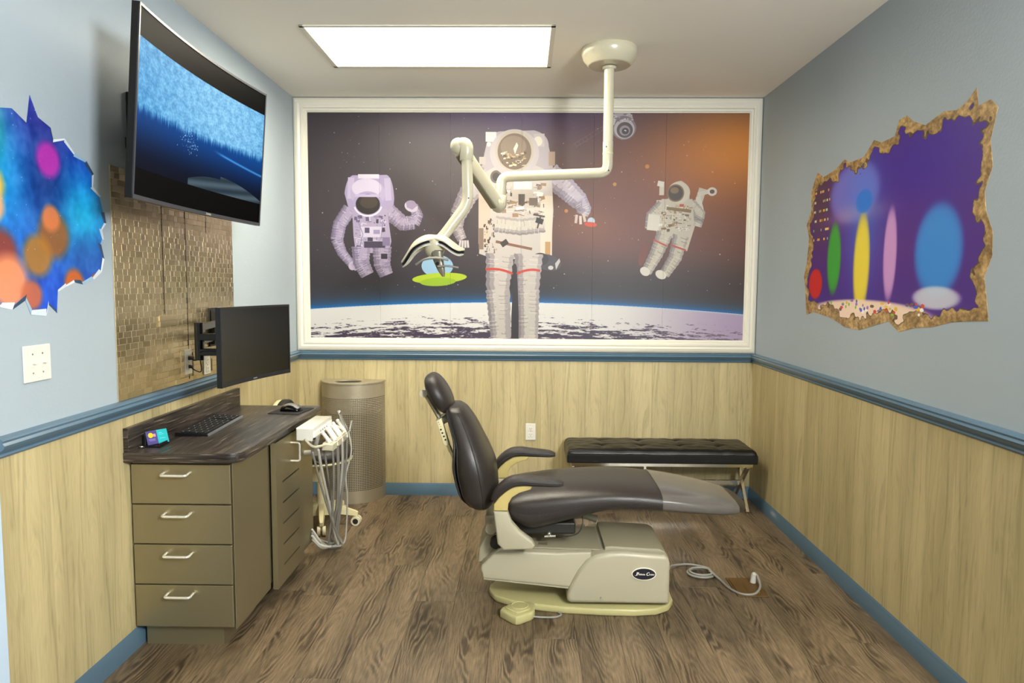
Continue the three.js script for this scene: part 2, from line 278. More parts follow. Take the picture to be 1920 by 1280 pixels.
// ------------------------------------------------------------------ framed space mural on the back wall
{
  const x0 = XL + 0.004, x1 = XR - 0.004, y0 = 1.007, y1 = 2.692, ix0 = -1.458, ix1 = 1.486, iy0 = 1.094, iy1 = 2.602;
  const t = thing('framed_mural', 'wide space mural of floating astronauts above the earth in a white moulded frame', 'mural', [0.01, 1.007, ZB]);
  const prof = [[0, 0], [0, 0.022], [0.012, 0.03], [0.03, 0.034], [0.045, 0.026], [0.05, 0.03], [0.062, 0.03], [0.068, 0.02], [0.08, 0.02], [0.086, 0.012], [0.09, 0.012], [0.09, 0.0]];
  const side = (a, b, ia, ib) => {          // mitred length of moulding from outer corner a to b, inner corners ia, ib
    const rings = [[a, ia], [b, ib]].map(([o, i]) => prof.map(([d, h]) => V(mix(o[0], i[0], d / 0.09), mix(o[1], i[1], d / 0.09), ZB + 0.001 + h)));
    return toCreasedNormals(loft(rings, true).toNonIndexed(), 0.35);
  };
  const O = [[x0, y0], [x1, y0], [x1, y1], [x0, y1]], I = [[ix0, iy0], [ix1, iy0], [ix1, iy1], [ix0, iy1]];
  for (let k = 0; k < 4; k++) part('moulding', side(O[k], O[(k + 1) % 4], I[k], I[(k + 1) % 4]), M.white, t);
  // print, drawn in units of 823 x 424
  const tex = canvasTexture(2048, 1056, (g, w, h) => {
    const img = g.createImageData(w, h), d = img.data, sx = 823 / w, sy = 424 / h, R = seeded(4242);
    for (let j = 0; j < h; j++) for (let i = 0; i < w; i++) {
      const x = i * sx, y = j * sy, k = (j * w + i) * 4;
      let r = 70, gg = 61, b = 67;
      const add = (cx, cy, rx, ry, c, a) => { const q = a * Math.exp(-(((x - cx) / rx) ** 2 + ((y - cy) / ry) ** 2)); r += (c[0] - r) * q; gg += (c[1] - gg) * q; b += (c[2] - b) * q; };
      add(420, -10, 190, 60, [88, 62, 130], 0.9); add(560, 0, 120, 50, [62, 32, 92], 0.8);
      add(640, 200, 220, 190, [108, 50, 32], 0.85); add(820, 200, 200, 160, [122, 62, 26], 0.8);
      add(770, 90, 170, 100, [176, 96, 26], 0.85); add(810, 66, 125, 72, [246, 150, 20], 0.95); add(560, 240, 90, 60, [128, 62, 40], 0.6); add(600, 180, 60, 70, [120, 56, 34], 0.5); add(520, 205, 60, 30, [150, 90, 40], 0.4);
      add(200, 320, 400, 60, [46, 42, 50], 0.7); add(600, 325, 300, 45, [34, 24, 26], 0.8);
      const hz = 354 + ((x - 410) / 410) ** 2 * 15 + (x > 410 ? (x - 410) * 0.012 : 0), e = y - hz;
      if (e < 0) { const q = Math.exp(e / 11); r += (12 - r) * q; gg += (120 - gg) * q; b += (205 - b) * q; }
      else {
        const c = nz(x * 0.012 + 3, e * 0.12) * 0.6 + nz(x * 0.045, e * 0.28 + 8) * 0.45 + nz(x * 0.14 + 4, e * 0.5) * 0.25;
        const dark = sm(0.0, 0.5, c * 1.1 + (e - 40) * 0.03 - Math.abs(x - 330) * 0.0004) * sm(16, 30, e), right = sm(560, 823, x);
        r = mix(246, 74, dark); gg = mix(243, 60, dark); b = mix(240, 84, dark);
        r = mix(r, 172, right * 0.55); gg = mix(gg, 140, right * 0.6); b = mix(b, 186, right * 0.45);
        const edge = sm(3, 0, e); r = mix(r, 210, edge); gg = mix(gg, 236, edge); b = mix(b, 250, edge);
      }
      d[k] = r; d[k + 1] = gg; d[k + 2] = b; d[k + 3] = 255;
    }
    g.putImageData(img, 0, 0);
    g.setTransform(w / 823, 0, 0, h / 424, 0, 0);
    for (let k = 0; k < 420; k++) { const x = R() * 823, y = R() * 335, s = 0.25 + R() ** 3 * 0.9; g.fillStyle = `rgba(240,238,245,${0.35 + R() * 0.6})`; g.beginPath(); g.arc(x, y, s, 0, 7); g.fill(); }
    for (const [x, y, s, c] of [[636, 98, 4, '#d98a1e'], [576, 131, 3.5, '#c9902a'], [486, 181, 3.5, '#c07a28'], [502, 172, 3, '#b8502a'], [420, 217, 3, '#c98a30']]) { g.fillStyle = c; g.beginPath(); g.arc(x, y, s, 0, 7); g.fill(); }
    const shape = (pts, fill, closed = true) => { g.fillStyle = fill; g.beginPath(); pts.forEach((p, i) => p.length > 2 ? g.quadraticCurveTo(p[0], p[1], p[2], p[3]) : i ? g.lineTo(p[0], p[1]) : g.moveTo(p[0], p[1])); g.closePath(); g.fill(); };
    const oval = (x, y, a, b, f, rot = 0) => { g.fillStyle = f; g.beginPath(); g.ellipse(x, y, a, b, rot, 0, 7); g.fill(); };
    const rect = (x, y, ww, hh, f, rot = 0) => { g.save(); g.translate(x, y); g.rotate(rot); g.fillStyle = f; g.fillRect(-ww / 2, -hh / 2, ww, hh); g.restore(); };
    const limb = (pts, w0, w1, base, dark, light, q = R) => {        // fabric sleeve with folds
      const n = 26; const at = (f) => { const m = pts.length - 1, k = Math.min(m - 1, Math.floor(f * m)), u = f * m - k; return [mix(pts[k][0], pts[k + 1][0], u), mix(pts[k][1], pts[k + 1][1], u)]; };
      const L = [], Rr = []; for (let i = 0; i <= n; i++) { const f = i / n, p = at(f), a = at(Math.max(0, f - 0.08)), b = at(Math.min(1, f + 0.08)), dx = b[0] - a[0], dy = b[1] - a[1], l = Math.hypot(dx, dy) || 1, ww = mix(w0, w1, f) / 2 * (1 + 0.05 * Math.sin(i * 2.1)); L.push([p[0] - dy / l * ww, p[1] + dx / l * ww]); Rr.unshift([p[0] + dy / l * ww, p[1] - dx / l * ww]); }
      shape([...L, ...Rr], base);
      g.save(); g.beginPath(); [...L, ...Rr].forEach((p, i) => i ? g.lineTo(p[0], p[1]) : g.moveTo(p[0], p[1])); g.closePath(); g.clip();
      for (const [E, c2, lw] of [[L, 'rgba(70,58,80,0.28)', 0.55], [L, 'rgba(60,48,70,0.25)', 0.25], [Rr, 'rgba(70,58,80,0.22)', 0.28]]) { g.strokeStyle = c2; g.lineWidth = Math.max(w0, w1) * lw; g.beginPath(); E.forEach((p, i) => i ? g.lineTo(p[0], p[1]) : g.moveTo(p[0], p[1])); g.stroke(); }
      for (let i = 1; i < n; i++) { const f = i / n + (q() - 0.5) * 0.02, p = at(f), a = at(Math.max(0, f - 0.08)), b = at(Math.min(1, f + 0.08)), dx = b[0] - a[0], dy = b[1] - a[1], l = Math.hypot(dx, dy) || 1, ww = mix(w0, w1, f) / 2, s = q() > 0.5 ? 1 : -1, e0 = q() * 0.4, e1 = 0.6 + q() * 0.5; g.globalAlpha = 0.65; g.strokeStyle = i % 2 ? dark : light; g.lineWidth = 0.4 + q() * 1.0; g.beginPath(); g.moveTo(p[0] + s * -dy / l * ww * e0, p[1] + s * dx / l * ww * e0); g.quadraticCurveTo(p[0] + dx / l * 2, p[1] + dy / l * 2, p[0] + s * -dy / l * ww * e1, p[1] + s * dx / l * ww * e1 + 1.5); g.stroke(); }
      g.globalAlpha = 1; g.restore();
    };
    const bits = (x, y, ww, hh, n, cols) => { for (let k = 0; k < n * 2; k++) rect(x + R() * ww, y + R() * hh, 1 + R() ** 2 * ww * 0.16, 0.8 + R() ** 2 * hh * 0.12, cols[Math.floor(R() * cols.length)], (R() - 0.5) * 0.5); };
    // ladder-like truss and round craft at the top
    g.strokeStyle = '#6d5458'; g.lineWidth = 1; g.beginPath(); g.moveTo(498, 57); g.lineTo(560, 19); g.moveTo(502, 63); g.lineTo(564, 25); g.stroke(); for (let k = 0; k < 9; k++) { g.beginPath(); g.moveTo(500 + k * 7, 56 - k * 4.3); g.lineTo(504 + k * 7, 62 - k * 4.3); g.stroke(); }
    oval(588, 12, 20, 17, '#c3b7bc'); oval(591, 27, 23, 22, '#8d7f84'); oval(592, 29, 19, 18, '#cfc5c8'); oval(593, 31, 15, 14.5, '#5b4b52'); oval(593, 32, 10, 9.5, '#a89aa0'); oval(594, 33, 6.5, 6, '#4a3d48'); rect(594, 32, 4, 2, '#f5f2f4', 0.4); rect(570, 12, 12, 18, '#e2dade', 0.3); bits(568, 2, 42, 14, 16, ['#efe9ea', '#7c6d74', '#b6abb0']);
    // astronaut floating at left, lilac-white suit
    { const c = '#b9abc9', dk = '#75678f', lt = '#e4dbee';
      shape([[68, 150], [72, 120, 84, 116], [148, 115], [160, 120, 162, 160], [158, 196], [80, 196]], '#b4a6cc'); rect(114, 118, 40, 8, '#e6def0'); rect(80, 140, 12, 40, '#cdbfe0', 0.05); rect(150, 142, 12, 42, '#cabce0', -0.05);
      limb([[78, 178], [58, 208], [52, 238]], 26, 24, c, dk, lt); limb([[52, 236], [62, 262], [80, 284]], 22, 15, c, dk, lt); oval(82, 286, 8, 9, '#cfc2dc', 0.5); shape([[78, 284], [86, 296], [90, 294], [88, 280]], '#c0b2d2');
      limb([[150, 182], [178, 206], [200, 204]], 30, 25, c, dk, lt); limb([[198, 206], [206, 190], [198, 172]], 24, 17, c, dk, lt); oval(194, 174, 13, 10, '#d8cde6', 0.4); shape([[184, 166], [190, 160, 200, 164], [206, 172], [196, 180], [186, 176]], '#a99abf');
      shape([[82, 180], [148, 178], [156, 240], [150, 262], [88, 262], [84, 230]], c); bits(88, 190, 58, 64, 46, ['#efe9f5', '#9a8bb4', '#6d5f82', '#d9cee8', '#4a4054']);
      limb([[98, 250], [98, 280], [110, 304]], 36, 26, c, dk, lt); limb([[138, 250], [138, 284], [146, 304]], 36, 26, c, dk, lt);
      rect(118, 222, 40, 20, '#dcd2ea'); rect(110, 219, 9, 10, '#5d5070'); rect(128, 222, 12, 8, '#a698c0'); rect(124, 246, 40, 12, '#4b4258'); rect(146, 240, 14, 16, '#8b7da4'); rect(142, 268, 12, 10, '#3c3446');
      g.strokeStyle = '#8a7aa6'; g.lineWidth = 1.2; g.beginPath(); g.moveTo(92, 200); g.lineTo(102, 226); g.lineTo(96, 250); g.moveTo(140, 200); g.lineTo(136, 236); g.stroke();
      oval(112, 150, 33, 28, '#c2b4d6'); oval(110, 140, 28, 18, '#ded2ec'); oval(112, 168, 28, 22, '#b8a8d0'); oval(112, 170, 23, 19, '#2e2626'); oval(114, 166, 17, 12, '#4a3d34'); rect(112, 154, 48, 5, '#cbbde2'); g.strokeStyle = '#f0e8fb'; g.lineWidth = 3; g.beginPath(); g.ellipse(112, 170, 26, 22, 0, 0.2, 2.9); g.stroke(); }
    // astronaut in the middle, white suit with red leg bands
    { const c = '#d3cac4', dk = '#93867f', lt = '#f1ece4';
      shape([[335, 60], [340, 36, 362, 34], [424, 32], [452, 38, 452, 62], [460, 96], [462, 120], [325, 120], [328, 92]], '#beb4bb'); rect(344, 44, 20, 18, '#f6f2f0'); rect(434, 50, 20, 24, '#cfc3c4'); oval(432, 52, 8, 9, '#f4ead8'); rect(458, 84, 12, 26, '#b59a86'); rect(328, 88, 12, 14, '#c8beb8');
      limb([[340, 110], [302, 150], [282, 190]], 44, 30, '#c6bcc2', dk, lt); limb([[282, 188], [280, 214], [290, 236]], 28, 18, '#bdb2b8', dk, lt); for (let k = 0; k < 4; k++) rect(286 + k * 5, 244, 4, 14, '#d9cfd0', 0.15 - k * 0.08);
      limb([[452, 112], [486, 140], [512, 164]], 46, 34, '#cbc0d2', dk, lt); limb([[510, 160], [520, 178], [516, 188]], 30, 22, '#c2b6ca', dk, lt); rect(505, 196, 5, 16, '#d9c4bc', 0.1); rect(513, 198, 5, 16, '#e3d2ca', -0.05); rect(520, 194, 5, 15, '#d9c6be', -0.25);
      shape([[326, 118], [344, 96, 386, 92], [440, 92, 458, 116], [462, 180], [458, 262], [428, 272], [350, 272], [322, 262], [328, 190]], c);
      rect(332, 196, 22, 96, '#d8c6b4'); rect(449, 214, 22, 122, '#ecdccb'); rect(452, 252, 10, 26, '#c99a62'); rect(326, 234, 9, 40, '#8f7868');
      bits(358, 128, 86, 62, 95, ['#fdfbf5', '#cbbfb8', '#8e8077', '#5e5048', '#e0d6cc', '#a8876a']); rect(404, 142, 40, 36, '#cfc4bb'); rect(404, 134, 34, 14, '#f7f3ec'); rect(402, 160, 12, 20, '#5a4d44'); rect(424, 164, 16, 14, '#7a6b60'); oval(354, 118, 11, 12, '#6f625c'); oval(354, 118, 7, 8, '#3f3732');
      bits(330, 196, 26, 70, 26, ['#6a5446', '#d9cbbb', '#a08570', '#3f352e']); limb([[352, 206], [400, 212], [446, 206]], 30, 30, '#d6cec4', '#a99d92', '#efeae2'); g.strokeStyle = '#4a3a30'; g.lineWidth = 3; g.beginPath(); g.moveTo(424, 188); g.lineTo(446, 192); g.moveTo(438, 190); g.lineTo(432, 214); g.stroke(); rect(436, 200, 14, 10, '#2f2722', 0.3); rect(388, 246, 70, 5, '#8b5f48', 0.2); rect(370, 242, 14, 10, '#3e3028', -0.6);
      oval(452, 278, 26, 15, '#4c4650', 0.25); oval(438, 272, 16, 12, '#38323a'); oval(458, 288, 5, 4, '#d5cfcc'); shape([[466, 280], [474, 270], [476, 276], [468, 292]], '#c9c2c0');
      limb([[362, 262], [358, 320], [366, 424]], 54, 36, c, dk, lt); limb([[416, 262], [414, 320], [414, 424]], 54, 38, c, dk, lt); limb([[356, 330], [362, 424]], 42, 34, '#d6cec6', dk, lt); limb([[416, 330], [416, 424]], 42, 38, '#d6cec6', dk, lt);
      shape([[388, 288], [391, 274, 394, 288], [396, 330], [398, 380], [398, 424], [384, 424], [384, 380]], '#352c34');
      g.strokeStyle = '#d2402c'; g.lineWidth = 4.5; g.beginPath(); g.moveTo(335, 292); g.quadraticCurveTo(362, 288, 386, 300); g.moveTo(394, 300); g.quadraticCurveTo(416, 288, 438, 294); g.stroke();
      oval(388, 74, 46, 44, '#cfc5c8'); oval(388, 70, 36, 38, '#cdbfae'); oval(388, 71, 31.5, 33.5, '#7c6550'); oval(386, 62, 24, 20, '#96806a'); bits(366, 72, 44, 26, 26, ['#f3dcae', '#d9b27a', '#4d3d30', '#fff3d6']); shape([[386, 66], [392, 54], [395, 60], [389, 76]], '#fff6e2'); oval(340, 58, 4, 4, '#fff8ea'); }
    // astronaut with manoeuvring pack at right
    { const c = '#d6ccb8', dk = '#8d7c62', lt = '#f3ecdc';
      rect(664, 200, 17, 80, '#dcd0ba', -0.02); rect(724, 196, 14, 120, '#d9cdb8', 0.28); rect(736, 168, 30, 9, '#e8dfcd', 1.3); rect(744, 146, 26, 8, '#e6dcca', -0.3); oval(758, 144, 9, 8, '#efe7d8'); oval(758, 144, 4.5, 4, '#6d4a2c'); rect(664, 140, 9, 22, '#e2d6c0'); rect(662, 130, 12, 10, '#f3ecdd', 0.2);
      shape([[676, 140], [682, 126, 700, 124], [718, 132, 716, 164], [676, 166]], '#d6c9b2'); limb([[668, 170], [648, 190], [646, 214]], 26, 24, c, dk, lt); limb([[716, 168], [734, 186], [728, 208]], 26, 24, c, dk, lt); rect(650, 202, 22, 30, '#efe7d8', 0.1);
      shape([[664, 158], [722, 158], [726, 204], [716, 232], [664, 230]], c); bits(662, 170, 56, 48, 60, ['#fff8ec', '#c9b48e', '#7e5f34', '#4c3820', '#e6d9c0', '#a6814a']); rect(697, 178, 46, 6, '#8a6730', 0.12); rect(702, 170, 8, 5, '#c8402c');
      limb([[672, 222], [656, 262], [638, 296]], 30, 20, c, dk, lt); limb([[702, 226], [692, 268], [672, 300]], 30, 20, c, dk, lt); g.strokeStyle = '#c9402e'; g.lineWidth = 3; g.beginPath(); g.moveTo(650, 234); g.lineTo(676, 246); g.moveTo(684, 244); g.lineTo(712, 254); g.stroke(); oval(636, 294, 10, 8, '#f1eada', 0.6); oval(666, 300, 11, 8, '#f1eada', 0.5); oval(632, 262, 7, 22, '#7a3420', 0.25);
      oval(696, 146, 21, 20, '#e4d8c2'); oval(690, 147, 16, 16.5, '#8d6a3a'); oval(690, 147, 13.5, 14, '#43301c'); oval(688, 142, 8, 6, '#8c6c44'); }
    // plain green and pale blue stickers
    oval(243, 286, 30, 21, '#9cc6e6'); oval(247, 309, 52, 10, '#b9d321', -0.06); oval(244, 316, 34, 8, '#9dc41f', -0.05); oval(533, 200, 7, 7, '#c2d6ec'); oval(532, 206, 12, 4.5, '#dc4a26', 0.1);
  });
  const print = phys(0xc6c6c6, 0.45, { map: tex }), n = 6, edges = [ix0 - 0.004, -0.978, -0.5, -0.02, 0.461, 0.94, ix1 + 0.004];
  for (let k = 0; k < n; k++) {
    const a = edges[k] + (k ? 0.0005 : 0), b = edges[k + 1] - (k < n - 1 ? 0.0005 : 0), g = span(a, b, iy0 - 0.004, iy1 + 0.004, ZB + 0.0015, ZB + 0.0045), p = g.attributes.position, uv = g.attributes.uv;
    for (let i = 0; i < p.count; i++) uv.setXY(i, (p.getX(i) - ix0) / (ix1 - ix0), (p.getY(i) - iy0) / (iy1 - iy0));
    part('print_panel', g, print, t);
  }
}

// ------------------------------------------------------------------ torn-edge wall stickers
function sticker(name, label, outline, side, x, tex, pos) {           // outline in [z, y]
  const d = 0.0012, g = onX(outline, side > 0 ? x : x - d, side > 0 ? x + d : x), p = g.attributes.position, uv = new Float32Array(p.count * 2);
  const zs = outline.map((q) => q[0]), ys = outline.map((q) => q[1]), z0 = Math.min(...zs), z1 = Math.max(...zs), y0 = Math.min(...ys), y1 = Math.max(...ys);
  for (let i = 0; i < p.count; i++) { const u = (p.getZ(i) - z0) / (z1 - z0); uv[2 * i] = side > 0 ? 1 - u : u; uv[2 * i + 1] = (p.getY(i) - y0) / (y1 - y0); }
  g.setAttribute('uv', new THREE.BufferAttribute(uv, 2));
  return single(name, g, phys(0xffffff, 0.42, { map: tex(z0, z1, y0, y1) }), label, 'wall sticker');
}
{
  const A = [[-2.03, 1.98], [-2.11, 1.975], [-2.16, 1.985], [-2.222, 1.955], [-2.242, 2.045], [-2.275, 1.985], [-2.335, 1.965], [-2.345, 1.93], [-2.405, 1.945], [-2.455, 1.905], [-2.52, 1.89], [-2.56, 1.85], [-2.552, 1.805], [-2.6, 1.775], [-2.615, 1.72], [-2.625, 1.68], [-2.598, 1.655], [-2.606, 1.618], [-2.588, 1.6], [-2.604, 1.548], [-2.584, 1.5], [-2.535, 1.472], [-2.47, 1.455], [-2.425, 1.462], [-2.38, 1.448], [-2.335, 1.43], [-2.325, 1.36], [-2.285, 1.39], [-2.272, 1.352], [-2.2, 1.36], [-2.178, 1.405], [-2.12, 1.378], [-2.07, 1.388], [-2.03, 1.372]];
  sticker('wall_sticker', 'jagged blue and purple abstract wall sticker above the double light switch', A, 1, XL, (z0, z1, y0, y1) => canvasTexture(768, 900, (g, w, h) => {
    const im = g.createImageData(w, h), R = seeded(31);
    for (let j = 0; j < h; j++) for (let i = 0; i < w; i++) {
      const x = i / w, y = j / h, k = (j * w + i) * 4; let c = [18, 70, 190]; const add = (cx, cy, rx, ry, q, a) => { const f = a * Math.exp(-(((x - cx) / rx) ** 2 + ((y - cy) / ry) ** 2)); c = c.map((v, n) => v + (q[n] - v) * f); };
      add(0.35, 0.1, 0.5, 0.2, [64, 50, 150], 0.95); add(0.75, 0.52, 0.3, 0.22, [10, 190, 235], 0.95); add(0.1, 0.4, 0.3, 0.3, [30, 170, 225], 0.8); add(0.8, 0.72, 0.25, 0.12, [14, 70, 150], 0.7); add(0.02, 0.18, 0.12, 0.14, [60, 205, 130], 0.9); add(0.45, 0.35, 0.2, 0.25, [20, 34, 100], 0.75);
      const n = nz(x * 6, y * 6) * 14 + nz(x * 17, y * 17) * 8; im.data[k] = c[0] + n; im.data[k + 1] = c[1] + n; im.data[k + 2] = c[2] + n; im.data[k + 3] = 255;
    }
    g.putImageData(im, 0, 0);
    const soft = (x, y, r, c) => { const q = g.createRadialGradient(x * w, y * h, 0, x * w, y * h, r * w); q.addColorStop(0, c); q.addColorStop(0.6, c); q.addColorStop(1, c.replace(/[\d.]+\)$/, '0)')); g.fillStyle = q; g.beginPath(); g.arc(x * w, y * h, r * w, 0, 7); g.fill(); };
    soft(0.48, 0.27, 0.12, 'rgba(196,50,170,0.85)'); soft(0.04, 0.43, 0.12, 'rgba(232,178,60,0.9)'); soft(0.05, 0.52, 0.1, 'rgba(228,160,110,0.9)'); soft(0.5, 0.62, 0.16, 'rgba(150,88,36,0.9)'); soft(0.48, 0.54, 0.09, 'rgba(214,120,70,0.9)'); soft(0.08, 0.72, 0.16, 'rgba(150,52,30,0.85)'); soft(0.14, 0.84, 0.17, 'rgba(226,140,96,0.95)'); soft(0.36, 0.72, 0.14, 'rgba(170,112,40,0.9)'); soft(0.66, 0.85, 0.11, 'rgba(196,92,32,0.95)'); soft(0.86, 0.83, 0.05, 'rgba(214,70,40,0.9)'); soft(0.3, 0.9, 0.1, 'rgba(190,96,60,0.9)');
    for (let k = 0; k < 160; k++) { g.fillStyle = `rgba(220,240,255,${R() * 0.7})`; g.beginPath(); g.arc(R() * w, R() * h * 0.7, 0.6 + R() * 1.8, 0, 7); g.fill(); }
    const flake = (pts, c) => { g.fillStyle = c; g.beginPath(); pts.forEach(([x, y], i) => i ? g.lineTo(x * w, y * h) : g.moveTo(x * w, y * h)); g.closePath(); g.fill(); };
    const E = A.map(([z, y]) => [1 - (z - z0) / (z1 - z0), 1 - (y - y0) / (y1 - y0)]).map(([u, v]) => [u, v]);
    for (let k = 6; k < 33; k++) { const a = E[k], b = E[(k + 1) % E.length], q = 0.03 + 0.05 * R(); const mx = mix(a[0], 0.45, q), my = mix(a[1], 0.5, q); flake([a, b, [mix(b[0], 0.45, q * 0.6), mix(b[1], 0.5, q * 0.6)], [mx, my]], ['#c9d4da', '#8fb0c4', '#2c4660', '#dfe6e8'][k % 4]); }
  }));
  const B = [[-3.97, 1.36], [-3.955, 1.305], [-3.86, 1.325], [-3.76, 1.315], [-3.62, 1.3], [-3.48, 1.265], [-3.33, 1.26], [-3.19, 1.29], [-3.07, 1.315], [-2.98, 1.275], [-2.86, 1.3], [-2.74, 1.31], [-2.62, 1.335], [-2.5, 1.345], [-2.415, 1.35], [-2.43, 1.42], [-2.45, 1.5], [-2.415, 1.57], [-2.42, 1.65], [-2.46, 1.72], [-2.475, 1.79], [-2.44, 1.87], [-2.46, 1.96], [-2.43, 2.06], [-2.47, 2.095], [-2.535, 2.09], [-2.55, 2.155], [-2.6, 2.12], [-2.66, 2.105], [-2.74, 2.12], [-2.86, 2.095], [-2.95, 2.13], [-3.0, 2.165], [-3.06, 2.16], [-3.09, 2.1], [-3.2, 2.095], [-3.27, 2.12], [-3.36, 2.06], [-3.5, 2.06], [-3.56, 2.085], [-3.66, 2.05], [-3.8, 2.035], [-3.88, 2.07], [-3.92, 2.02], [-3.955, 1.97], [-3.94, 1.88], [-4.0, 1.8], [-3.96, 1.73], [-3.975, 1.6], [-4.01, 1.52], [-3.98, 1.44]];
  sticker('wall_sticker', 'purple and yellow abstract wall sticker with a broken stone border above the panelling', B, -1, XR, (z0, z1, y0, y1) => canvasTexture(1400, 800, (g, w, h) => {
    const im = g.createImageData(w, h), R = seeded(93), P = B.map(([z, y]) => [(z - z0) / (z1 - z0) * w, (1 - (y - y0) / (y1 - y0)) * h]);
    const dist = (x, y) => { let m = 1e9; for (let i = 0; i < P.length; i++) { const a = P[i], b = P[(i + 1) % P.length], dx = b[0] - a[0], dy = b[1] - a[1], t = Math.max(0, Math.min(1, ((x - a[0]) * dx + (y - a[1]) * dy) / (dx * dx + dy * dy))); m = Math.min(m, (x - a[0] - t * dx) ** 2 + (y - a[1] - t * dy) ** 2); } return Math.sqrt(m); };
    for (let j = 0; j < h; j += 2) for (let i = 0; i < w; i += 2) {
      const x = i / w, y = j / h; let c = [70, 34, 130]; const add = (cx, cy, rx, ry, q, a, e = 2) => { const f = a * Math.exp(-(Math.hypot((x - cx) / rx, (y - cy) / ry) ** (e > 2 ? e * 3 : 2))); c = c.map((v, n) => v + (q[n] - v) * f); };
      add(0.72, 0.22, 0.24, 0.26, [58, 22, 150], 0.95); add(0.12, 0.3, 0.1, 0.3, [86, 52, 60], 0.8); add(0.35, 0.28, 0.16, 0.16, [122, 120, 214], 0.9, 4); add(0.38, 0.4, 0.15, 0.05, [226, 168, 176], 0.7); add(0.5, 0.6, 0.4, 0.2, [98, 40, 130], 0.6); add(0.42, 0.45, 0.12, 0.35, [60, 130, 235], 0.55);
      add(0.42, 0.66, 0.05, 0.26, [240, 218, 60], 0.95, 4); add(0.42, 0.34, 0.05, 0.06, [30, 120, 220], 0.9, 4); add(0.235, 0.62, 0.05, 0.2, [60, 165, 50], 0.95, 4); add(0.1, 0.76, 0.055, 0.09, [205, 36, 28], 0.97, 6); add(0.58, 0.62, 0.035, 0.22, [214, 160, 214], 0.9, 4); add(0.8, 0.62, 0.1, 0.2, [52, 140, 218], 0.97, 4); add(0.8, 0.82, 0.1, 0.05, [206, 210, 220], 0.9, 4); add(0.44, 0.91, 0.36, 0.07, [244, 216, 190], 0.98, 6);
      const n0 = nz(x * 7, y * 5) * 22 + nz(x * 24, y * 18) * 16, wide = (y > 0.8 ? 46 : y < 0.25 ? 40 : 44) + n0, dd = dist(i, j);
      if (dd < wide) { const n = nz(x * 40, y * 28) * 0.5 + nz(x * 90, y * 60) * 0.35 + nz(x * 14 + 4, y * 10) * 0.5, t = 0.55 + n * 0.4; c = [mix(88, 226, t), mix(62, 190, t), mix(28, 128, t)]; if (dd > wide - 5) c = c.map((v) => v * 0.55); }
      for (const [a, b] of [[0, 0], [1, 0], [0, 1], [1, 1]]) { const k = ((j + b) * w + i + a) * 4; im.data[k] = c[0]; im.data[k + 1] = c[1]; im.data[k + 2] = c[2]; im.data[k + 3] = 255; }
    }
    g.putImageData(im, 0, 0);
    for (let k = 0; k < 60; k++) { const r = Math.floor(R() * 6); g.fillStyle = ['#f2c440', '#e8a030', '#8fd0a0', '#f0d890'][k % 4]; g.fillRect((0.055 + R() * 0.13) * w, (0.22 + r * 0.055) * h, 8, 11); }
    for (let k = 0; k < 46; k++) { g.fillStyle = ['#d84a30', '#4a62c8', '#7fc02a', '#e8c030', '#f4efe8', '#a070c0', '#7a5a50'][k % 7]; g.beginPath(); g.ellipse((0.14 + R() * 0.62) * w, (0.85 + R() * 0.06) * h, 6 + R() * 10, 4 + R() * 4, 0, 0, 7); g.fill(); }
  }));
}

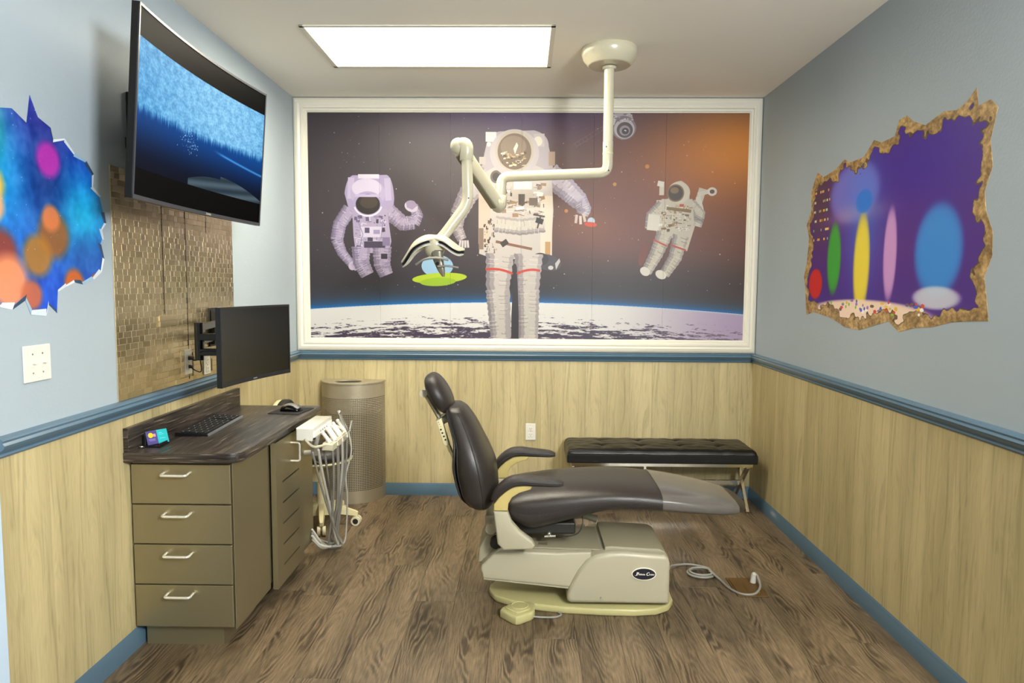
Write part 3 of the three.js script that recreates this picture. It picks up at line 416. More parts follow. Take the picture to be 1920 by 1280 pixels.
// ------------------------------------------------------------------ television on the left wall
{
  const zc = -2.885, hw = 0.562, hh = 0.312, R0 = 4.2, tilt = Math.atan2(0.047, 0.61), cx = -1.3, cy = 2.053;
  const t = thing('television', 'large curved television hung high and tilted on the left wall', 'television', [XL, 1.745, zc]);
  const place = (s, v, d) => {                   // s along the screen, v up, d out of the screen
    const a = s / R0, sag = R0 * (1 - Math.cos(a)), lx = d * Math.cos(a) + sag, lz = -(R0 - d) * Math.sin(a);
    return V(cx + lx * Math.cos(tilt) + v * Math.sin(tilt), cy + v * Math.cos(tilt) - lx * Math.sin(tilt), zc + lz);
  };
  const slab = (s0, s1, v0, v1, d0, d1, n = 22, uvs) => {
    const rings = []; for (let i = 0; i <= n; i++) { const s = mix(s0, s1, i / n); rings.push([place(s, v0, d0), place(s, v1, d0), place(s, v1, d1), place(s, v0, d1)]); }
    return toCreasedNormals(loft(rings, true).toNonIndexed(), 0.4);
  };
  part('body', [slab(-hw, hw, -hh, hh, -0.022, 0), slab(-0.4, 0.4, -0.24, 0.2, -0.05, -0.02)], M.black, t);
  part('bezel', [slab(-hw, hw, hh - 0.009, hh, -0.001, 0.004), slab(-hw, hw, -hh, -hh + 0.014, -0.001, 0.004), slab(-hw, -hw + 0.009, -hh, hh, -0.001, 0.004, 2), slab(hw - 0.009, hw, -hh, hh, -0.001, 0.004, 2)], std(0x4a4d54, 0.35, 0.6), t, 'slim grey edge');
  part('logo_plate', slab(0.06, 0.1, -hh + 0.003, -hh + 0.011, 0.003, 0.005, 2), M.silver, t);
  const n = 30, pos = [], uv = [], idx = [];
  for (let i = 0; i <= n; i++) for (const v of [-1, 1]) { const p = place(mix(-hw + 0.009, hw - 0.009, i / n), v < 0 ? -hh + 0.014 : hh - 0.009, 0.0015); pos.push(p.x, p.y, p.z); uv.push(i / n, (v + 1) / 2); }
  for (let i = 0; i < n; i++) { const a = 2 * i; idx.push(a, a + 2, a + 3, a, a + 3, a + 1); }
  const g = new THREE.BufferGeometry(); g.setAttribute('position', new THREE.Float32BufferAttribute(pos, 3)); g.setAttribute('uv', new THREE.Float32BufferAttribute(uv, 2)); g.setIndex(idx); g.computeVertexNormals();
  const tex = canvasTexture(1280, 700, (c, w, h) => {
    const im = c.createImageData(w, h);
    for (let j = 0; j < h; j++) for (let i = 0; i < w; i++) {
      const x = i / w, y = j / h, k = (j * w + i) * 4; let r = 0, gg = 0, b = 0;
      if (y > 0.15 && y < 0.85) {
        const q = (y - 0.15) / 0.7, edge = 0.56 - 0.05 * x + nz(x * 60, y * 3) * 0.025 + nz(x * 140, 2) * 0.02, ice = sm(edge + 0.03, edge - 0.06, q), n = nz(x * 16, y * 14) * 0.5 + nz(x * 46, y * 40) * 0.45 + nz(x * 110, y * 110) * 0.25, deep = sm(0.5, 1.0, q);
        const glow = Math.exp(-((x - 0.66) ** 2 * 3 + (q - 0.15) ** 2 * 2));
        r = mix(mix(4, 2, deep), 70 + n * 32 + glow * 50, ice); gg = mix(mix(62, 8, deep), 140 + n * 32 + glow * 38, ice); b = mix(mix(128, 26, deep), 190 + n * 26 + glow * 26, ice);
        const ray = Math.exp(-(((q - 0.6 - (x - 0.6) * 0.22) / 0.012) ** 2)) * sm(0.58, 0.7, x) * 0.6; r += 90 * ray; gg += 130 * ray; b += 150 * ray;
        const hull = q - (0.86 + (x - 0.66) ** 2 * 1.2 - (x > 0.66 ? 0.03 : 0)); if (hull > 0 && x > 0.4) { const s = 0.5 + 0.5 * Math.sin((q * 60 + x * 14)); r = 34 + s * 34; gg = 48 + s * 36; b = 58 + s * 36; }
      }
      im.data[k] = r; im.data[k + 1] = gg; im.data[k + 2] = b; im.data[k + 3] = 255;
    }
    c.putImageData(im, 0, 0); const R = seeded(8); for (let k = 0; k < 130; k++) { c.fillStyle = `rgba(190,225,255,${R()})`; c.beginPath(); c.arc(w * (0.4 + (R() + R() + R() - 1.5) * 0.07), h * (0.58 + (R() + R() - 1) * 0.08), 1 + R() * 2, 0, 7); c.fill(); }
  });
  part('screen', g, phys(0x020202, 0.45, { specularIntensity: 0.04, emissive: 0xffffff, emissiveMap: tex, emissiveIntensity: 0.85 }), t, 'lit screen with a pale blue underwater picture');
  const m = part('wall_mount', [span(XL, XL + 0.02, 1.92, 2.2, zc - 0.2, zc + 0.1, 0.004), span(XL + 0.01, -1.31, 1.98, 2.02, zc - 0.13, zc - 0.09), span(XL + 0.01, -1.31, 1.98, 2.02, zc + 0.09, zc + 0.13), span(XL + 0.01, -1.31, 2.1, 2.14, zc - 0.02, zc + 0.02)], M.darkSteel, t);
}

// ------------------------------------------------------------------ brushed metal mosaic on the left wall
{
  const z0 = -2.655, z1 = -3.752, y0 = 1.007, y1 = 1.9, rows = Math.round((y1 - y0) / 0.0243), rh = (y1 - y0) / rows;
  const t = thing('metal_mosaic_panel', 'brushed bronze metal mosaic covering the wall below the television', 'mosaic panel', [XL, y0, (z0 + z1) / 2]);
  part('backing', span(XL, XL + 0.0015, y0, y1, z1, z0), std(0xd2c29e, 0.4, 0.3), t);
  const cols = [0xc6b591, 0xbbaa86, 0xcbba96, 0xb5a480, 0xc0af8b], mats = cols.map((c, i) => std(c, 0.3 + 0.03 * (i % 3), 0.92, { bumpMap: rep(brushedBump, 0.5, 0.5), bumpScale: 0.0001 }));
  const wide = new RoundedBoxGeometry(0.003, rh - 0.0012, 0.056 - 0.0012, 1, 0.001), thin = new RoundedBoxGeometry(0.003, rh - 0.0012, 0.036 - 0.0012, 1, 0.001), tiles = [];
  for (let r = 0; r < rows; r++) { let z = z0 + ((r % 4) * 0.023), k = r % 2; while (z > z1) { const w = k % 2 ? 0.036 : 0.056, a = Math.min(z, z0), b = Math.max(z - w, z1); if (a - b > 0.008) tiles.push({ z: (a + b) / 2, w: a - b, full: a - b > w - 1e-4 ? w : 0, y: y0 + (r + 0.5) * rh, k: (k + r) % 2 }); z -= w; k++; } }
  const vis = (q) => (q.y > 1.745 + (q.z + 2.66) * -0.02 ? 100 : 0) + (q.z < -3.52 && q.y < 1.38 ? 50 : 0) - q.z;
  tiles.sort((a, b) => vis(a) - vis(b));
  const rest = [[], [], [], [], []]; const tilt = seeded(55);
  tiles.forEach((q, i) => {
    const m = (q.k * 2 + Math.floor(tilt() * 3)) % 5, rz = (tilt() - 0.5) * 0.03, ry = (q.k ? 0.03 : -0.03) + (tilt() - 0.5) * 0.03;
    const g = q.full === 0.056 ? wide : q.full ? thin : new RoundedBoxGeometry(0.003, rh - 0.0012, Math.max(0.004, q.w - 0.0012), 1, 0.001);
    if (i < 300) { const o = new THREE.Mesh(g, mats[m]); o.name = 'tile'; o.castShadow = o.receiveShadow = true; o.position.set(0.0028, q.y - y0, q.z - (z0 + z1) / 2); o.rotation.set(0, ry, rz); t.add(o); }
    else rest[m].push(g.clone().applyMatrix4(new THREE.Matrix4().makeRotationFromEuler(new THREE.Euler(0, ry, rz)).setPosition(XL + 0.0028, q.y, q.z)));
  });
  const lot = merge(rest.flat()), vc = []; rest.forEach((l, m) => { const c = new THREE.Color(cols[m]), n = l.reduce((s, g) => s + (g.index ? g.index.count : g.attributes.position.count), 0); for (let i = 0; i < n; i++) vc.push(c.r, c.g, c.b); });
  lot.setAttribute('color', new THREE.Float32BufferAttribute(vc, 3)); part('more_tiles', lot, std(0xffffff, 0.32, 0.92, { vertexColors: true }), t).userData.kind = 'stuff';
  for (const [z, ya, yb] of [[-3.02, 1.33, 1.9], [-3.228, 1.02, 1.9], [-3.44, 1.7, 1.9]]) part('sheet_seam', span(XL, XL + 0.0052, ya, yb, z - 0.002, z + 0.002), M.slot, t);
  const plate = (za, zb, ya, yb) => { for (let y = ya; y < yb - 0.004; y += rh) part('patch_tile', span(XL + 0.004, XL + 0.0095, y, Math.min(y + rh - 0.0008, yb), za, zb, 0.001), mats[2], t); };
  plate(-3.125, -2.97, 1.275, 1.324); plate(-3.2, -3.096, 1.008, 1.033); plate(-3.172, -3.145, 1.036, 1.165); plate(-3.345, -3.262, 1.03, 1.14); plate(-3.52, -3.46, 1.03, 1.09); t.position.x += 0.001;
}
// outlets, switch
function outlet(name, label, place, w = 0.07, h = 0.115) {
  const t = thing(name, label, 'outlet', [0, 0, 0]); const s = [];
  part('plate', new RoundedBoxGeometry(w, h, 0.006, 2, 0.0025).translate(0, 0, 0.003), M.whitePlastic, t);
  for (const y of [0.02, -0.02]) { const b = part('socket', new RoundedBoxGeometry(0.034, 0.029, 0.003, 2, 0.001).translate(0, y, 0.0065), M.white, t); part('slot', [box(-0.006, y + 0.004, 0.0079, 0.002, 0.008, 0.001), box(0.006, y + 0.004, 0.0079, 0.002, 0.007, 0.001), box(0, y - 0.007, 0.0079, 0.004, 0.004, 0.001)], M.slot, b); }
  part('screw', cyl(V(0, 0, 0.005), V(0, 0, 0.007), 0.003, 0.003, 10), M.steel, t); place(t); return t;
}
outlet('wall_outlet', 'white electrical outlet on the wood panelling beside the black bench', (t) => t.position.set(0.053, 0.453, ZB + 0.008));
outlet('wall_outlet', 'white electrical outlet with cords on the metal mosaic', (t) => { t.position.set(XL + 0.005, 1.1, -3.213); t.rotation.y = Math.PI / 2; });
outlet('wall_outlet', 'low white outlet on the metal mosaic behind the monitor arm', (t) => { t.position.set(XL + 0.005, 1.065, -3.405); t.rotation.y = Math.PI / 2; }, 0.07, 0.09);
{
  const y = 1.2055, z = -2.214, t = thing('light_switch', 'white double toggle light switch on the left wall', 'light switch', [XL, y, z]);
  part('plate', span(XL, XL + 0.006, y - 0.058, y + 0.058, z - 0.063, z + 0.063, 0.003), M.whitePlastic, t);
  for (const s of [-1, 1]) { part('toggle', box(XL + 0.011, y + 0.003, z + s * 0.023, 0.018, 0.009, 0.008, 0.002).rotateZ(0), M.white, t); part('toggle_collar', box(XL + 0.006, y, z + s * 0.023, 0.003, 0.026, 0.012, 0.001), M.white, t); for (const q of [-0.03, 0.03]) part('screw', cyl(V(XL + 0.005, y + q, z + s * 0.023), V(XL + 0.0068, y + q, z + s * 0.023), 0.003, 0.003, 10), M.steel, t); }
}

// ------------------------------------------------------------------ monitor on a wall arm
{
  const a = V(-1.2, 0, -2.765), b = V(-1.1, 0, -3.288), c = a.clone().add(b).multiplyScalar(0.5), yaw = Math.atan2(-(b.x - a.x), -(b.z - a.z)), w = a.distanceTo(b), R0 = 1.9;
  const t = thing('monitor', 'black curved computer monitor on a folding wall arm over the counter', 'monitor', [c.x, 1.045, c.z]);
  const nx = V(-(b.z - a.z), 0, b.x - a.x).normalize(), ux = b.clone().sub(a).normalize();
  const place = (s, v, d) => { const q = s / R0, sag = R0 * (1 - Math.cos(q)); return c.clone().addScaledVector(ux, s).addScaledVector(nx, d + sag - 0.015).setY(1.205 + v); };
  const slab = (s0, s1, v0, v1, d0, d1, n = 18) => { const rings = []; for (let i = 0; i <= n; i++) { const s = mix(s0, s1, i / n); rings.push([place(s, v0, d0), place(s, v1, d0), place(s, v1, d1), place(s, v0, d1)]); } return toCreasedNormals(loft(rings, true).toNonIndexed(), 0.4); };
  part('housing', [slab(-w / 2, w / 2, -0.16, 0.16, -0.02, 0), slab(-0.16, 0.16, -0.11, 0.11, -0.045, -0.018)], M.black, t);
  part('screen', slab(-w / 2 + 0.008, w / 2 - 0.008, -0.142, 0.152, -0.002, 0.0008), M.screenOff, t, 'dark switched-off screen');
  part('bezel', [slab(-w / 2, w / 2, -0.16, -0.142, -0.001, 0.002), slab(-w / 2, w / 2, 0.152, 0.16, -0.001, 0.002), slab(-w / 2, -w / 2 + 0.008, -0.16, 0.16, -0.001, 0.002, 2), slab(w / 2 - 0.008, w / 2, -0.16, 0.16, -0.001, 0.002, 2)], M.blackMatte, t);
  part('logo_plate', slab(-0.014, 0.014, -0.154, -0.149, 0.001, 0.0028, 2), M.grey, t);
  const m = part('wall_arm', [span(XL + 0.005, XL + 0.012, 1.15, 1.34, -3.54, -3.44, 0.002)], M.darkSteel, t, 'black folding wall arm');
  part('wall_plate', [span(XL + 0.005, XL + 0.03, 1.16, 1.33, -3.53, -3.45, 0.004), onX([[-3.5, 1.33], [-3.44, 1.33], [-3.44, 1.25]], XL + 0.02, XL + 0.07)], M.darkSteel, m);
  const e = V(-1.4, 0, -3.02), wl = V(XL + 0.05, 0, -3.48);
  const bar = (p, q, y0, y1, th) => { const d = q.clone().sub(p), g = new RoundedBoxGeometry(d.length(), y1 - y0, th, 1, 0.004); g.rotateY(-Math.atan2(d.z, d.x)); return g.translate((p.x + q.x) / 2, (y0 + y1) / 2, (p.z + q.z) / 2); };
  part('arm_link', [bar(wl, e, 1.255, 1.283, 0.03), bar(wl, e, 1.195, 1.223, 0.03)], std(0x4a4842, 0.4, 0.5), m);
  part('elbow', cyl(V(e.x, 1.13, e.z), V(e.x, 1.292, e.z), 0.018, 0.018, 18), M.black, m);
  const back = V(-1.185, 0, -3.03);
  part('arm_link', [bar(e, back, 1.215, 1.245, 0.03), bar(e, back, 1.15, 1.18, 0.03)], M.black, m);
  part('screen_plate', [span(-1.212, -1.2, 1.14, 1.26, -3.08, -2.98, 0.003)], M.black, m);
  part('power_cord', [...capped([V(XL + 0.02, 1.115, -3.213), V(-1.5, 1.11, -3.2), V(-1.44, 1.14, -3.14), V(-1.4, 1.2, -3.06), V(-1.385, 1.21, -3.03)], 0.004), cyl(V(XL + 0.01, 1.118, -3.213), V(XL + 0.035, 1.118, -3.213), 0.011, 0.008, 10)], M.black, t);
  part('power_cord', [...capped([V(XL + 0.02, 1.075, -3.213), V(-1.5, 1.06, -3.2), V(-1.44, 1.07, -3.12), V(-1.41, 1.13, -3.05), V(-1.38, 1.17, -3.0), V(-1.28, 1.16, -3.02), V(-1.2, 1.12, -3.05)], 0.0028), cyl(V(XL + 0.01, 1.078, -3.213), V(XL + 0.03, 1.078, -3.213), 0.009, 0.006, 10)], M.black, t);
}

// ------------------------------------------------------------------ counter and cabinets along the left wall
{
  const y1 = 0.808, y0 = 0.77, zn = -2.66, zf = -3.745, xo = -1.087;
  const t = thing('countertop', 'dark streaked wood laminate countertop with upstand along the left wall', 'countertop', [-1.32, y0, -3.2]);
  const P = [[XL + 0.009, zn], [xo - 0.06, zn]]; for (let k = 1; k < 8; k++) { const a = k / 8 * Math.PI / 2; P.push([xo - 0.06 + 0.06 * Math.sin(a), zn - 0.06 + 0.06 * Math.cos(a)]); } P.push([xo, zn - 0.06], [xo, zf], [XL + 0.009, zf]);
  part('worktop', metric(plan(P, y0, y1, 0.002)), M.laminate, t);
  part('upstand', metric(span(XL + 0.009, XL + 0.029, y1, 0.902, zf, zn - 0.004, 0.002)), M.laminate, t);
  // four drawer unit, fronts towards the room opening
  const c = thing('drawer_cabinet', 'bronze metallic cabinet with four drawers below the counter', 'cabinet', [-1.34, 0, -2.9]);
  const xl = -1.535, xr = -1.14;
  part('body', span(xl, xr, 0.1, 0.768, -3.088, -2.712, 0.002), M.cabinet, c);
  part('filler_strip', span(XL + 0.009, xl, 0.1, 0.768, -2.8, -2.712), std(0x3d5560, 0.5), c);
  part('side_panel', span(xr, xr + 0.004, 0.085, 0.762, -3.088, -2.704, 0.002), M.cabinet, c);
  part('toe_kick', span(-1.52, -1.205, 0, 0.1, -3.07, -2.745), M.cabinet, c, 'recessed plinth');
  const ys = [0.757, 0.595, 0.434, 0.27, 0.095];
  for (let k = 0; k < 4; k++) {
    const d = part('drawer', span(xl + 0.002, xr - 0.003, ys[k + 1] + 0.003, ys[k] - 0.002, -2.712, -2.694, 0.0025), M.cabinet, c);
    const hx = -1.352, hy = ys[k] - 0.038, zz = -2.694;
    part('handle', pipe([V(hx - 0.05, hy + 0.004, zz), V(hx - 0.05, hy, zz + 0.034), V(hx + 0.05, hy, zz + 0.034), V(hx + 0.05, hy + 0.004, zz)], 0.0055, 0.012, 10), M.handle, d, 'chrome bar handle');
  }
  const s = thing('vented_cabinet', 'bronze metallic cabinet with a slotted door facing the dental chair', 'cabinet', [-1.34, 0, -3.28]);
  part('body', span(xl, -1.142, 0.1, 0.768, -3.478, -3.092, 0.002), M.cabinet, s);
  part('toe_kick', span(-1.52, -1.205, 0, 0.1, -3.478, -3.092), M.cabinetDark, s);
  const pts = [[-3.472, 0.075], [-3.1, 0.075], [-3.1, 0.75], [-3.472, 0.75]], shp = new THREE.Shape(pts.map(([z, y]) => new THREE.Vector2(-z, y)));
  for (let k = 0; k < 5; k++) { const y = 0.155 + k * 0.098; shp.holes.push(new THREE.Path([[3.18, y], [3.42, y], [3.42, y + 0.008], [3.18, y + 0.008]].map((q) => new THREE.Vector2(...q)))); }
  const dg = new THREE.ExtrudeGeometry(shp, { depth: 0.024, bevelEnabled: false }).rotateY(Math.PI / 2).translate(-1.13, 0, 0);
  const door = part('door', metric(dg), M.cabinet, s);
  for (let k = 0; k < 5; k++) part('slot', span(-1.141, -1.122, 0.155 + k * 0.098, 0.163 + k * 0.098, -3.42, -3.18), M.slot, door, 'dark ventilation slot');
  part('handle', pipe([V(-1.106, 0.708, -3.3), V(-1.062, 0.708, -3.3), V(-1.062, 0.62, -3.3), V(-1.106, 0.62, -3.3)], 0.005, 0.012, 10), M.handle, door, 'chrome wire pull');
  const e = thing('end_cabinet', 'plain bronze metallic cabinet at the far end of the counter', 'cabinet', [-1.34, 0, -3.61]);
  part('body', span(xl, -1.152, 0.1, 0.768, -3.735, -3.482, 0.002), M.cabinet, e);
  part('door', span(-1.152, -1.134, 0.075, 0.75, -3.733, -3.484, 0.002), M.cabinet, e);
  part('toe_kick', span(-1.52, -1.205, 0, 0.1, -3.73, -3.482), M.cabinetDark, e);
}
// ------------------------------------------------------------------ things on the counter
{
  const y = 0.808, t = thing('keyboard', 'black keyboard lying on the dark counter below the monitor', 'keyboard', [-1.45, y, -3.19]);
  const c = V(-1.43, 0, -3.18), yaw = 0.06, L = 0.44, W = 0.14, ux = V(-Math.sin(yaw), 0, -Math.cos(yaw)), uz = V(Math.cos(yaw), 0, -Math.sin(yaw));   // ux along, uz towards the user
  const q = (s, d, yy) => c.clone().addScaledVector(ux, s).addScaledVector(uz, d).setY(y + yy);
  const hgt = (d) => 0.017 - (d + W / 2) / W * 0.009;
  const slabK = (s0, s1, d0, d1, l0, l1) => { const B = []; for (const s of [s0, s1]) B.push([q(s, d0, l0 < 0 ? 0 : hgt(d0) + l0), q(s, d0, hgt(d0) + l1), q(s, d1, hgt(d1) + l1), q(s, d1, l0 < 0 ? 0 : hgt(d1) + l0)]); return toCreasedNormals(loft(B, true).toNonIndexed(), 0.3); };
  part('case', slabK(-L / 2, L / 2, -W / 2, W / 2, -1, 0), M.black, t);
  part('edge', slabK(-L / 2, L / 2, W / 2 - 0.004, W / 2 + 0.001, -0.004, 0.0012), M.grey, t, 'light front edge');
  for (let r = 0; r < 6; r++) for (let k = 0; k < 21; k++) {
    if (r === 5 && k > 4 && k < 10) continue; const s = -L / 2 + 0.012 + k * 0.0198, d = -W / 2 + 0.022 + r * 0.0185; if ((k === 15 || k === 18) && r !== 0) { if (k === 15) continue; }
    part('key', slabK(s, s + 0.0165, d, d + 0.0155, 0.0002, 0.0035), M.key, t);
    if ((r * 7 + k * 5) % 3 === 0) part('key_mark', slabK(s + 0.005, s + 0.0095, d + 0.003, d + 0.0075, 0.0033, 0.0038), M.keyMark, t);
  }
  part('key', slabK(-L / 2 + 0.012 + 5 * 0.0198, -L / 2 + 0.012 + 10 * 0.0198 - 0.003, -W / 2 + 0.022 + 5 * 0.0185, -W / 2 + 0.022 + 5 * 0.0185 + 0.0155, 0.0002, 0.0035), M.key, t);
  const pad = plan([[-1.285, -3.5], [-1.125, -3.47], [-1.098, -3.66], [-1.265, -3.695]], y, y + 0.003, 0.001);
  single('mouse_pad', pad, M.blackMatte, 'thin black mouse pad on the end of the dark counter', 'mouse pad');
  const m = thing('computer_mouse', 'black and grey computer mouse on the mouse pad', 'mouse', [-1.19, y + 0.003, -3.575]);
  const rings = smoothTable([[-0.055, 0.004, 0.012], [-0.048, 0.022, 0.026], [-0.025, 0.035, 0.032], [0, 0.038, 0.032], [0.028, 0.03, 0.031], [0.048, 0.018, 0.026], [0.056, 0.004, 0.014]], 20).map(([s, h, hw]) => { const r = []; for (let k = 0; k < 16; k++) { const a = k / 15 * Math.PI; r.push(V(-1.19 + s * 0.95 - Math.cos(a) * hw * 0.2, y + 0.003 + Math.sin(a) ** 0.7 * Math.max(h, 0.002), -3.575 + Math.cos(a) * hw + s * 0.1)); } return r; });
  const mb = part('body', loft(rings, true), M.blackGloss, m);
  part('palm_rest', loft(rings.slice(3, 18).map((r) => r.slice(4, 12).map((p) => p.clone().add(V(0, 0.0012, 0)))), false, false), std(0x77756f, 0.35), mb);
  part('scroll_wheel', new THREE.TorusGeometry(0.007, 0.003, 8, 16).translate(-1.15, y + 0.028, -3.572), M.grey, mb);
  const k = thing('card_holder', 'small black card holder with a purple and teal card', 'card holder', [-1.495, y, -2.79]);
  part('stand', [span(-1.53, -1.465, y, y + 0.006, -2.83, -2.75, 0.002), span(-1.535, -1.522, y, y + 0.05, -2.83, -2.755, 0.003), span(-1.47, -1.464, y, y + 0.016, -2.83, -2.75, 0.002)], M.black, k);
  const tex = canvasTexture(256, 160, (g) => { g.fillStyle = '#4a3f7c'; g.fillRect(0, 0, 128, 160); g.fillStyle = '#1fb0b4'; g.fillRect(128, 0, 128, 160); g.fillStyle = '#f2c21c'; g.beginPath(); g.arc(52, 52, 30, 0, 7); g.fill(); g.fillStyle = '#d98a94'; g.fillRect(82, 40, 30, 34); g.fillStyle = '#8d7fb8'; g.fillRect(20, 96, 80, 8); g.fillRect(30, 112, 70, 6); g.fillStyle = '#8fdcdc'; g.fillRect(150, 36, 40, 6); g.fillRect(150, 54, 60, 4); g.fillRect(150, 100, 70, 5); });
  const cg = new THREE.PlaneGeometry(0.088, 0.055); const card = new RoundedBoxGeometry(0.088, 0.056, 0.004, 1, 0.001); { const p = card.attributes.position, uv = card.attributes.uv; for (let i = 0; i < p.count; i++) uv.setXY(i, p.getX(i) / 0.088 + 0.5, p.getY(i) / 0.056 + 0.5); }
  card.rotateX(-0.35).rotateY(1.0).translate(-1.493, y + 0.035, -2.79);
  part('card', card, std(0xffffff, 0.4, 0, { map: tex }), k, 'purple and teal printed card'); k.position.x += 0.018;
  single('key_ring', new THREE.TorusGeometry(0.01, 0.0016, 8, 20).rotateX(1.2).translate(-1.51, y + 0.006, -2.735), M.silver, 'small metal ring beside the card holder', 'ring');
}
// ------------------------------------------------------------------ dental instrument unit with hoses
{
  const t = thing('instrument_unit', 'white dental instrument unit with hanging grey hoses beside the counter', 'dental unit', [-1.03, 0.2, -3.5]);
  const x0 = -1.066, x1 = -0.98, yb = 0.722, yt = 0.785;
  part('control_head', ext([[x0, yb + 0.004], [x1 - 0.012, yb], [x1, yb + 0.03], [x1 - 0.004, yt], [x0, yt]], -3.58, -3.26, 0.005), M.whitePlastic, t);
  const f = part('face_panel', span(x1 - 0.006, x1 + 0.002, yb + 0.018, yb + 0.045, -3.56, -3.26, 0.002), M.tray, t);
  for (let k = 0; k < 5; k++) part('button', box(x1 + 0.002, yb + 0.032, -3.5 + k * 0.035, 0.003, 0.007, 0.012, 0.001), M.grey, f);
  part('gauge', [box(x1 - 0.006, yb + 0.012, -3.29, 0.008, 0.012, 0.01, 0.001), box(x1 - 0.006, yb + 0.012, -3.272, 0.008, 0.012, 0.006, 0.001)], M.black, t);
  part('support_arm', [cyl(V(-1.134, 0.585, -3.6), V(-1.07, 0.592, -3.58), 0.014, 0.014, 16), cyl(V(-1.07, 0.58, -3.58), V(-1.07, 0.63, -3.58), 0.017, 0.017, 16), cyl(V(-1.07, 0.63, -3.58), V(-1.03, 0.74, -3.54), 0.012, 0.012, 14)], M.whitePlastic, t);
  part('side_rail', pipe([V(-1.02, 0.735, -3.25), V(-0.99, 0.69, -3.27), V(-0.925, 0.685, -3.4), V(-0.925, 0.7, -3.62), V(-0.985, 0.74, -3.6)], 0.0065, 0.03, 10), M.cream, t);
  part('holder_bar', ext([[-0.97, 0.66], [-0.915, 0.658], [-0.912, 0.69], [-0.965, 0.695]], -3.64, -3.34, 0.006), M.cream, t);
  const ends = [];
  for (let k = 0; k < 6; k++) {
    const z = -3.37 - k * 0.048, x = -0.945 + (k % 2) * 0.01;
    const h = part('handpiece', [cyl(V(x - 0.03, 0.735 + (k % 3) * 0.006, z - 0.02), V(x + 0.012, 0.69, z), 0.009, 0.011, 12), cyl(V(x + 0.012, 0.69, z), V(x + 0.022, 0.668, z), 0.011, 0.007, 12), ball(V(x - 0.032, 0.737 + (k % 3) * 0.006, z - 0.021), 0.011, 10)], M.whitePlastic, t);
    ends.push(V(x + 0.02, 0.672, z));
  }
  part('syringe', [cyl(V(-0.955, 0.79, -3.62), V(-0.925, 0.7, -3.635), 0.008, 0.012, 12), ball(V(-0.956, 0.795, -3.62), 0.012, 12), cyl(V(-0.9, 0.745, -3.66), V(-0.91, 0.69, -3.655), 0.008, 0.01, 12)], M.silver, t);
  const R = seeded(19);
  for (let k = 0; k < 9; k++) {
    const s = k < 6 ? ends[k] : V(-1.0 + 0.012 * (k - 6), 0.66, -3.3 - 0.05 * (k - 6)), bx = -1.06 + R() * 0.06, bz = -3.72 - R() * 0.09, by = 0.012 + R() * 0.025, th = k % 3 === 1 ? 0.0075 : 0.0058;
    part('hose', capped([s, V(mix(s.x, bx, 0.12), 0.52, mix(s.z, bz, 0.2)), V(mix(s.x, bx, 0.5) + R() * 0.01, 0.3, mix(s.z, bz, 0.55)), V(bx + 0.006, 0.1, bz + 0.03), V(bx - 0.01 + R() * 0.03, by, bz - 0.02), V(-1.1 + R() * 0.03, by + 0.02, bz + 0.03 + R() * 0.04), V(-1.125, 0.09 + R() * 0.06, -3.68)], th, 46, 8), k % 4 === 3 ? M.hoseWhite : M.hose, t);
  }
  part('hose', capped([V(-0.915, 0.69, -3.65), V(-0.905, 0.58, -3.66), V(-0.94, 0.45, -3.68), V(-0.945, 0.33, -3.72), V(-0.965, 0.16, -3.78), V(-0.99, 0.03, -3.8), V(-1.07, 0.02, -3.77)], 0.0048, 46, 8), M.hoseWhite, t);
  part('hose', capped([V(-1.02, 0.71, -3.34), V(-1.025, 0.62, -3.38), V(-1.02, 0.57, -3.46), V(-1.05, 0.585, -3.56)], 0.004, 30, 8), M.hose, t);
}
